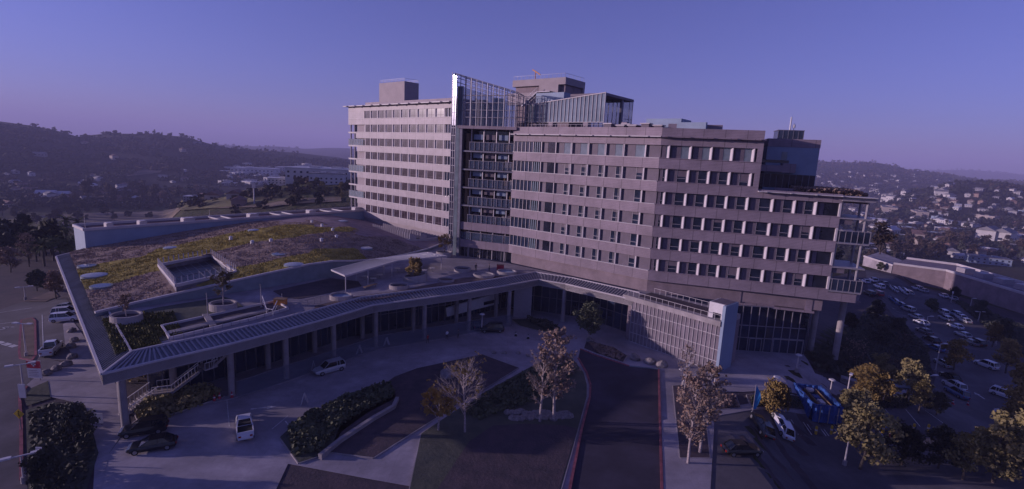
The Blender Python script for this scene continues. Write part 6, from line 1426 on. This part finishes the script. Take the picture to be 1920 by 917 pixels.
scatter(118, (1560, 1990), (lambda x: 375 + (x - 1640) * .03, lambda x: 470 + (x - 1640) * .10), 'house', 'small house among trees in the right hand valley', 'houses of the near right valley', (.75, 1.15), .9, .8)
scatter(16, (1600, 1990), (400, 480), 'hall', 'flat-roofed commercial building in the right hand valley', 'commercial buildings of the right valley', (.5, .9), 1, .6)
scatter(84, (1530, 1790), (322, 378), 'house', 'tiny pale house at the foot of the far right hills', 'houses under the far right hills', (.9, 1.5), .8, .8, [0, 3, 5, 3])
scatter(26, (1750, 2000), (352, 398), 'house', 'small house on the wooded knoll at the right', 'houses on the right knoll', (.7, 1.1), 1, .8)
scatter(28, (420, 648), (310, 352), 'hall', 'white flat building of the industrial estate in the left valley', 'buildings of the left industrial estate', (.5, .9), 1, .55, [0, 1, 4])
scatter(50, (-80, 460), (322, 392), 'house', 'house among dark trees in the left valley', 'houses of the left valley', (.7, 1.1), .8, .9)
scatter(5, (60, 420), (260, 300), 'house', 'pale house on the slope of the left hill', 'houses on the left hill', (1.0, 1.5), 1, 1.2)
# far trees
def fartree(seed, h, w, n, ls, leaf):
    r = random.Random(seed); mb = MB()
    for k in range(6):
        c = (r.uniform(-.45, .45) * w, r.uniform(-.45, .45) * w, h * r.uniform(.35, .85)); leaves(mb, c, w * r.uniform(.35, .6), n // 6, r, ls, .9, .3)
    tb = MB(); tb.tube((0, 0, -2), (0, 0, h * .6), .3, .15, 5)
    for k in range(3): a = k * 2.1; tb.tube((0, 0, h * .3), (math.cos(a) * w * .4, math.sin(a) * w * .4, h * .65), .14, .06, 4)
    return tb.mesh('trunk', M['barkd']), mb.mesh('crown', L[leaf])
FTR = [fartree(1, 9, 4.2, 420, .55, 'far'), fartree(2, 13, 4.5, 480, .6, 'farb'), fartree(3, 11, 5, 480, .6, 'far'), fartree(4, 15, 4.2, 480, .6, 'farb'), fartree(5, 8, 4, 380, .5, 'olive'), fartree(6, 12, 3.2, 420, .5, 'dark'), fartree(7, 9, 4.5, 420, .55, 'rust')]
TPOS = []; NTR = {'n': 0}
def put_tree(px, py, ix, s, label, group, clear=4):
    q = march(px, py)
    if q is None: return False
    x, y, z = q
    if math.hypot(x, y - 100) < 150 : return False
    if px < 470 and py < 395 and math.hypot(x, y) < 620: return False
    for a, b, c in POS:
        if math.hypot(x - a, y - b) < c * .45: return False
    o = thing('tree', label, 'tree', (x, y, z), rc.uniform(0, 6), group); s *= rc.uniform(.8, 1.25); o.scale = (s, s, s * rc.uniform(.9, 1.15)); link('trunk', FTR[ix][0], o); link('crown', FTR[ix][1], o); NTR['n'] += 1; return True
def grove(n, xr, yr, ix, s, label, group, pw=1):
    k = t = 0
    while k < n and t < n * 10:
        t += 1
        if put_tree(rc.uniform(*xr), yr[0] + (yr[1] - yr[0]) * rc.random() ** pw, rc.choice(ix), rc.uniform(*s), label, group): k += 1
grove(34, (1625, 1935), (462, 500), [1, 3, 1, 3, 6, 5], (1.0, 1.5), 'tall brown gum tree in the belt behind the warehouse', 'tall trees behind the warehouse', 1)
grove(24, (150, 400), (366, 384), [1, 6, 3, 1], (1.1, 1.7), 'autumn-brown tree in the wood beyond the left field', 'brown trees beyond the left field')
grove(30, (-20, 230), (385, 425), [0, 2, 5, 1], (.9, 1.4), 'dark tree in the left valley above the field', 'trees above the left field')
grove(16, (-20, 160), (440, 520), [0, 2, 5, 4], (.8, 1.1), 'dark tree on the bank left of the podium', 'trees on the left bank')
grove(40, (1630, 1935), (400, 455), [0, 1, 2, 3, 5], (.8, 1.2), 'tree between the houses of the right valley', 'trees between the right valley houses')
grove(30, (1760, 1935), (345, 392), [0, 2, 5], (1.0, 1.4), 'dark tree on the wooded knoll at the right', 'trees on the right knoll')
grove(14, (260, 345), (250, 262), [5, 0], (.8, 1.3), 'tree standing on the skyline of the left hill', 'skyline trees of the left hill')
grove(26, (490, 655), (335, 392), [0, 4, 2], (.5, .8), 'bush on the brown slope behind the left wing', 'bushes on the brown slope')
# far-off wood and scrub as one mass
mb = MB(); rw = random.Random(3); cnt = 0; COL = []
while cnt < 18000:
    zone_ = rw.random()
    if zone_ < .50: px, py = rw.uniform(1530, 2050), 326 + 160 * rw.random() ** 1.2
    elif zone_ < .80: px, py = rw.uniform(-120, 655), 300 + 115 * rw.random()
    elif zone_ < .92: px, py = rw.uniform(-120, 560), 235 + 90 * rw.random()
    else: px, py = rw.uniform(1530, 2000), 302 + 60 * rw.random()
    q = march(px, py)
    cnt += 1
    if q is None: continue
    x, y, z = q; d_ = math.hypot(x, y)
    if math.hypot(x, y - 100) < 175: continue
    if px < 420 and 392 < py < 425 and rw.random() < .93: continue
    if 290 < px < 660 and 370 < py and rw.random() < .8: continue
    if 380 < px < 660 and d_ < 620 and rw.random() < .82: continue
    if pnoise(Vector((x / 70, y / 70, 1))) < -.12 and d_ < 1500: continue
    bad = any(math.hypot(x - a, y - b) < c * .5 for a, b, c in POS) and d_ < 1500
    if bad: continue
    s = (2.2 + d_ / 700) * rw.uniform(.6, 1.3); n = 16 if d_ < 900 else 8
    mi = 1 if pnoise(Vector((x / 120, y / 120, 9))) > .12 else 0
    for k in range(n + 4):
        a = Vector((rw.gauss(0, 1), rw.gauss(0, 1), rw.gauss(0, 1))).normalized(); b = a.orthogonal().normalized() * s * .36; p = Vector((x + rw.gauss(0, 1) * s * .55, y + rw.gauss(0, 1) * s * .55, z + s * rw.uniform(.15, 1.5))); a = a * s * .36
        mb.q([p - a - b, p + a - b, p + a + b, p - a + b], mi)
tag(mb.build('woodland', [L['far'], L['farb']]), 'distant dark trees and scrub covering the valley floor and hills', 'woodland', kind='stuff')
# palms at the left
def palm_mesh():
    tb, lb = MB(), MB(); tb.tube((0, 0, -1), (0, 0, 5.6), .28, .2, 8); r = random.Random(4)
    for k in range(30):
        a = k * 2.4; el = r.uniform(-.5, 1.2); p = Vector((0, 0, 5.6)); d = Vector((math.cos(a) * math.cos(el), math.sin(a) * math.cos(el), math.sin(el)))
        for s in range(5):
            q = p + d * .62; side = d.cross(Vector((0, 0, 1))).normalized() * (.34 - .05 * s)
            lb.q([p - side - Vector((0, 0, .12)), q - side * .8 - Vector((0, 0, .12)), q, p]); lb.q([p, q, q + side * .8 - Vector((0, 0, .12)), p + side - Vector((0, 0, .12))]); p = q; d = (d + Vector((0, 0, -.22))).normalized()
    return tb.mesh('trunk', M['barkd']), lb.mesh('crown', L['palm'])
PT_, PC_ = palm_mesh(); rp_ = random.Random(6)
for i in range(22):
    px, py = rp_.uniform(40, 150), rp_.uniform(440, 500); 
    if px < 75: py = rp_.uniform(455, 500)
    x, y, z = GT(px, py); t = thing('palm_tree', 'palm with yellow-green fronds in the grove left of the long roof block', 'palm', (x, y, z), rp_.uniform(0, 6), 'palms left of the roof block'); s = rp_.uniform(.75, 1.1); t.scale = (s, s, s); link('trunk', PT_, t); link('crown', PC_, t)
x, y, z = march(477, 385); fp = thing('radio_mast', 'thin pale mast rising from the brown slope beyond the roof block', 'mast', (x, y, z)); hm_ = max(8, ZV(477, 343, x, y) - z); m = MB(); m.tube((0, 0, 0), (0, 0, hm_), .5, .35, 8); m.build('pole', M['ledge'], fp); m = MB(); m.box(-.9, .9, -.5, .5, hm_ - 3, hm_); m.build('antenna', M['ledge'], fp)

# ------------------------------------------------------------------ air
hz = bpy.data.materials.new('haze_air'); hz.use_nodes = True; hn = hz.node_tree; hn.nodes.clear(); ho = hn.nodes.new('ShaderNodeOutputMaterial'); hv = hn.nodes.new('ShaderNodeVolumePrincipled')
hv.inputs['Color'].default_value = (.62, .60, .98, 1); hv.inputs['Density'].default_value = HAZE; hv.inputs['Anisotropy'].default_value = 0.0
hn.links.new(hv.outputs[0], ho.inputs['Volume'])
m = MB(); m.box(-9000, 9000, -900, 16400, -140, 340); ho_ = m.build('haze', hz); tag(ho_, kind='stuff')
ho_['label'] = 'pale violet evening haze filling the valley'
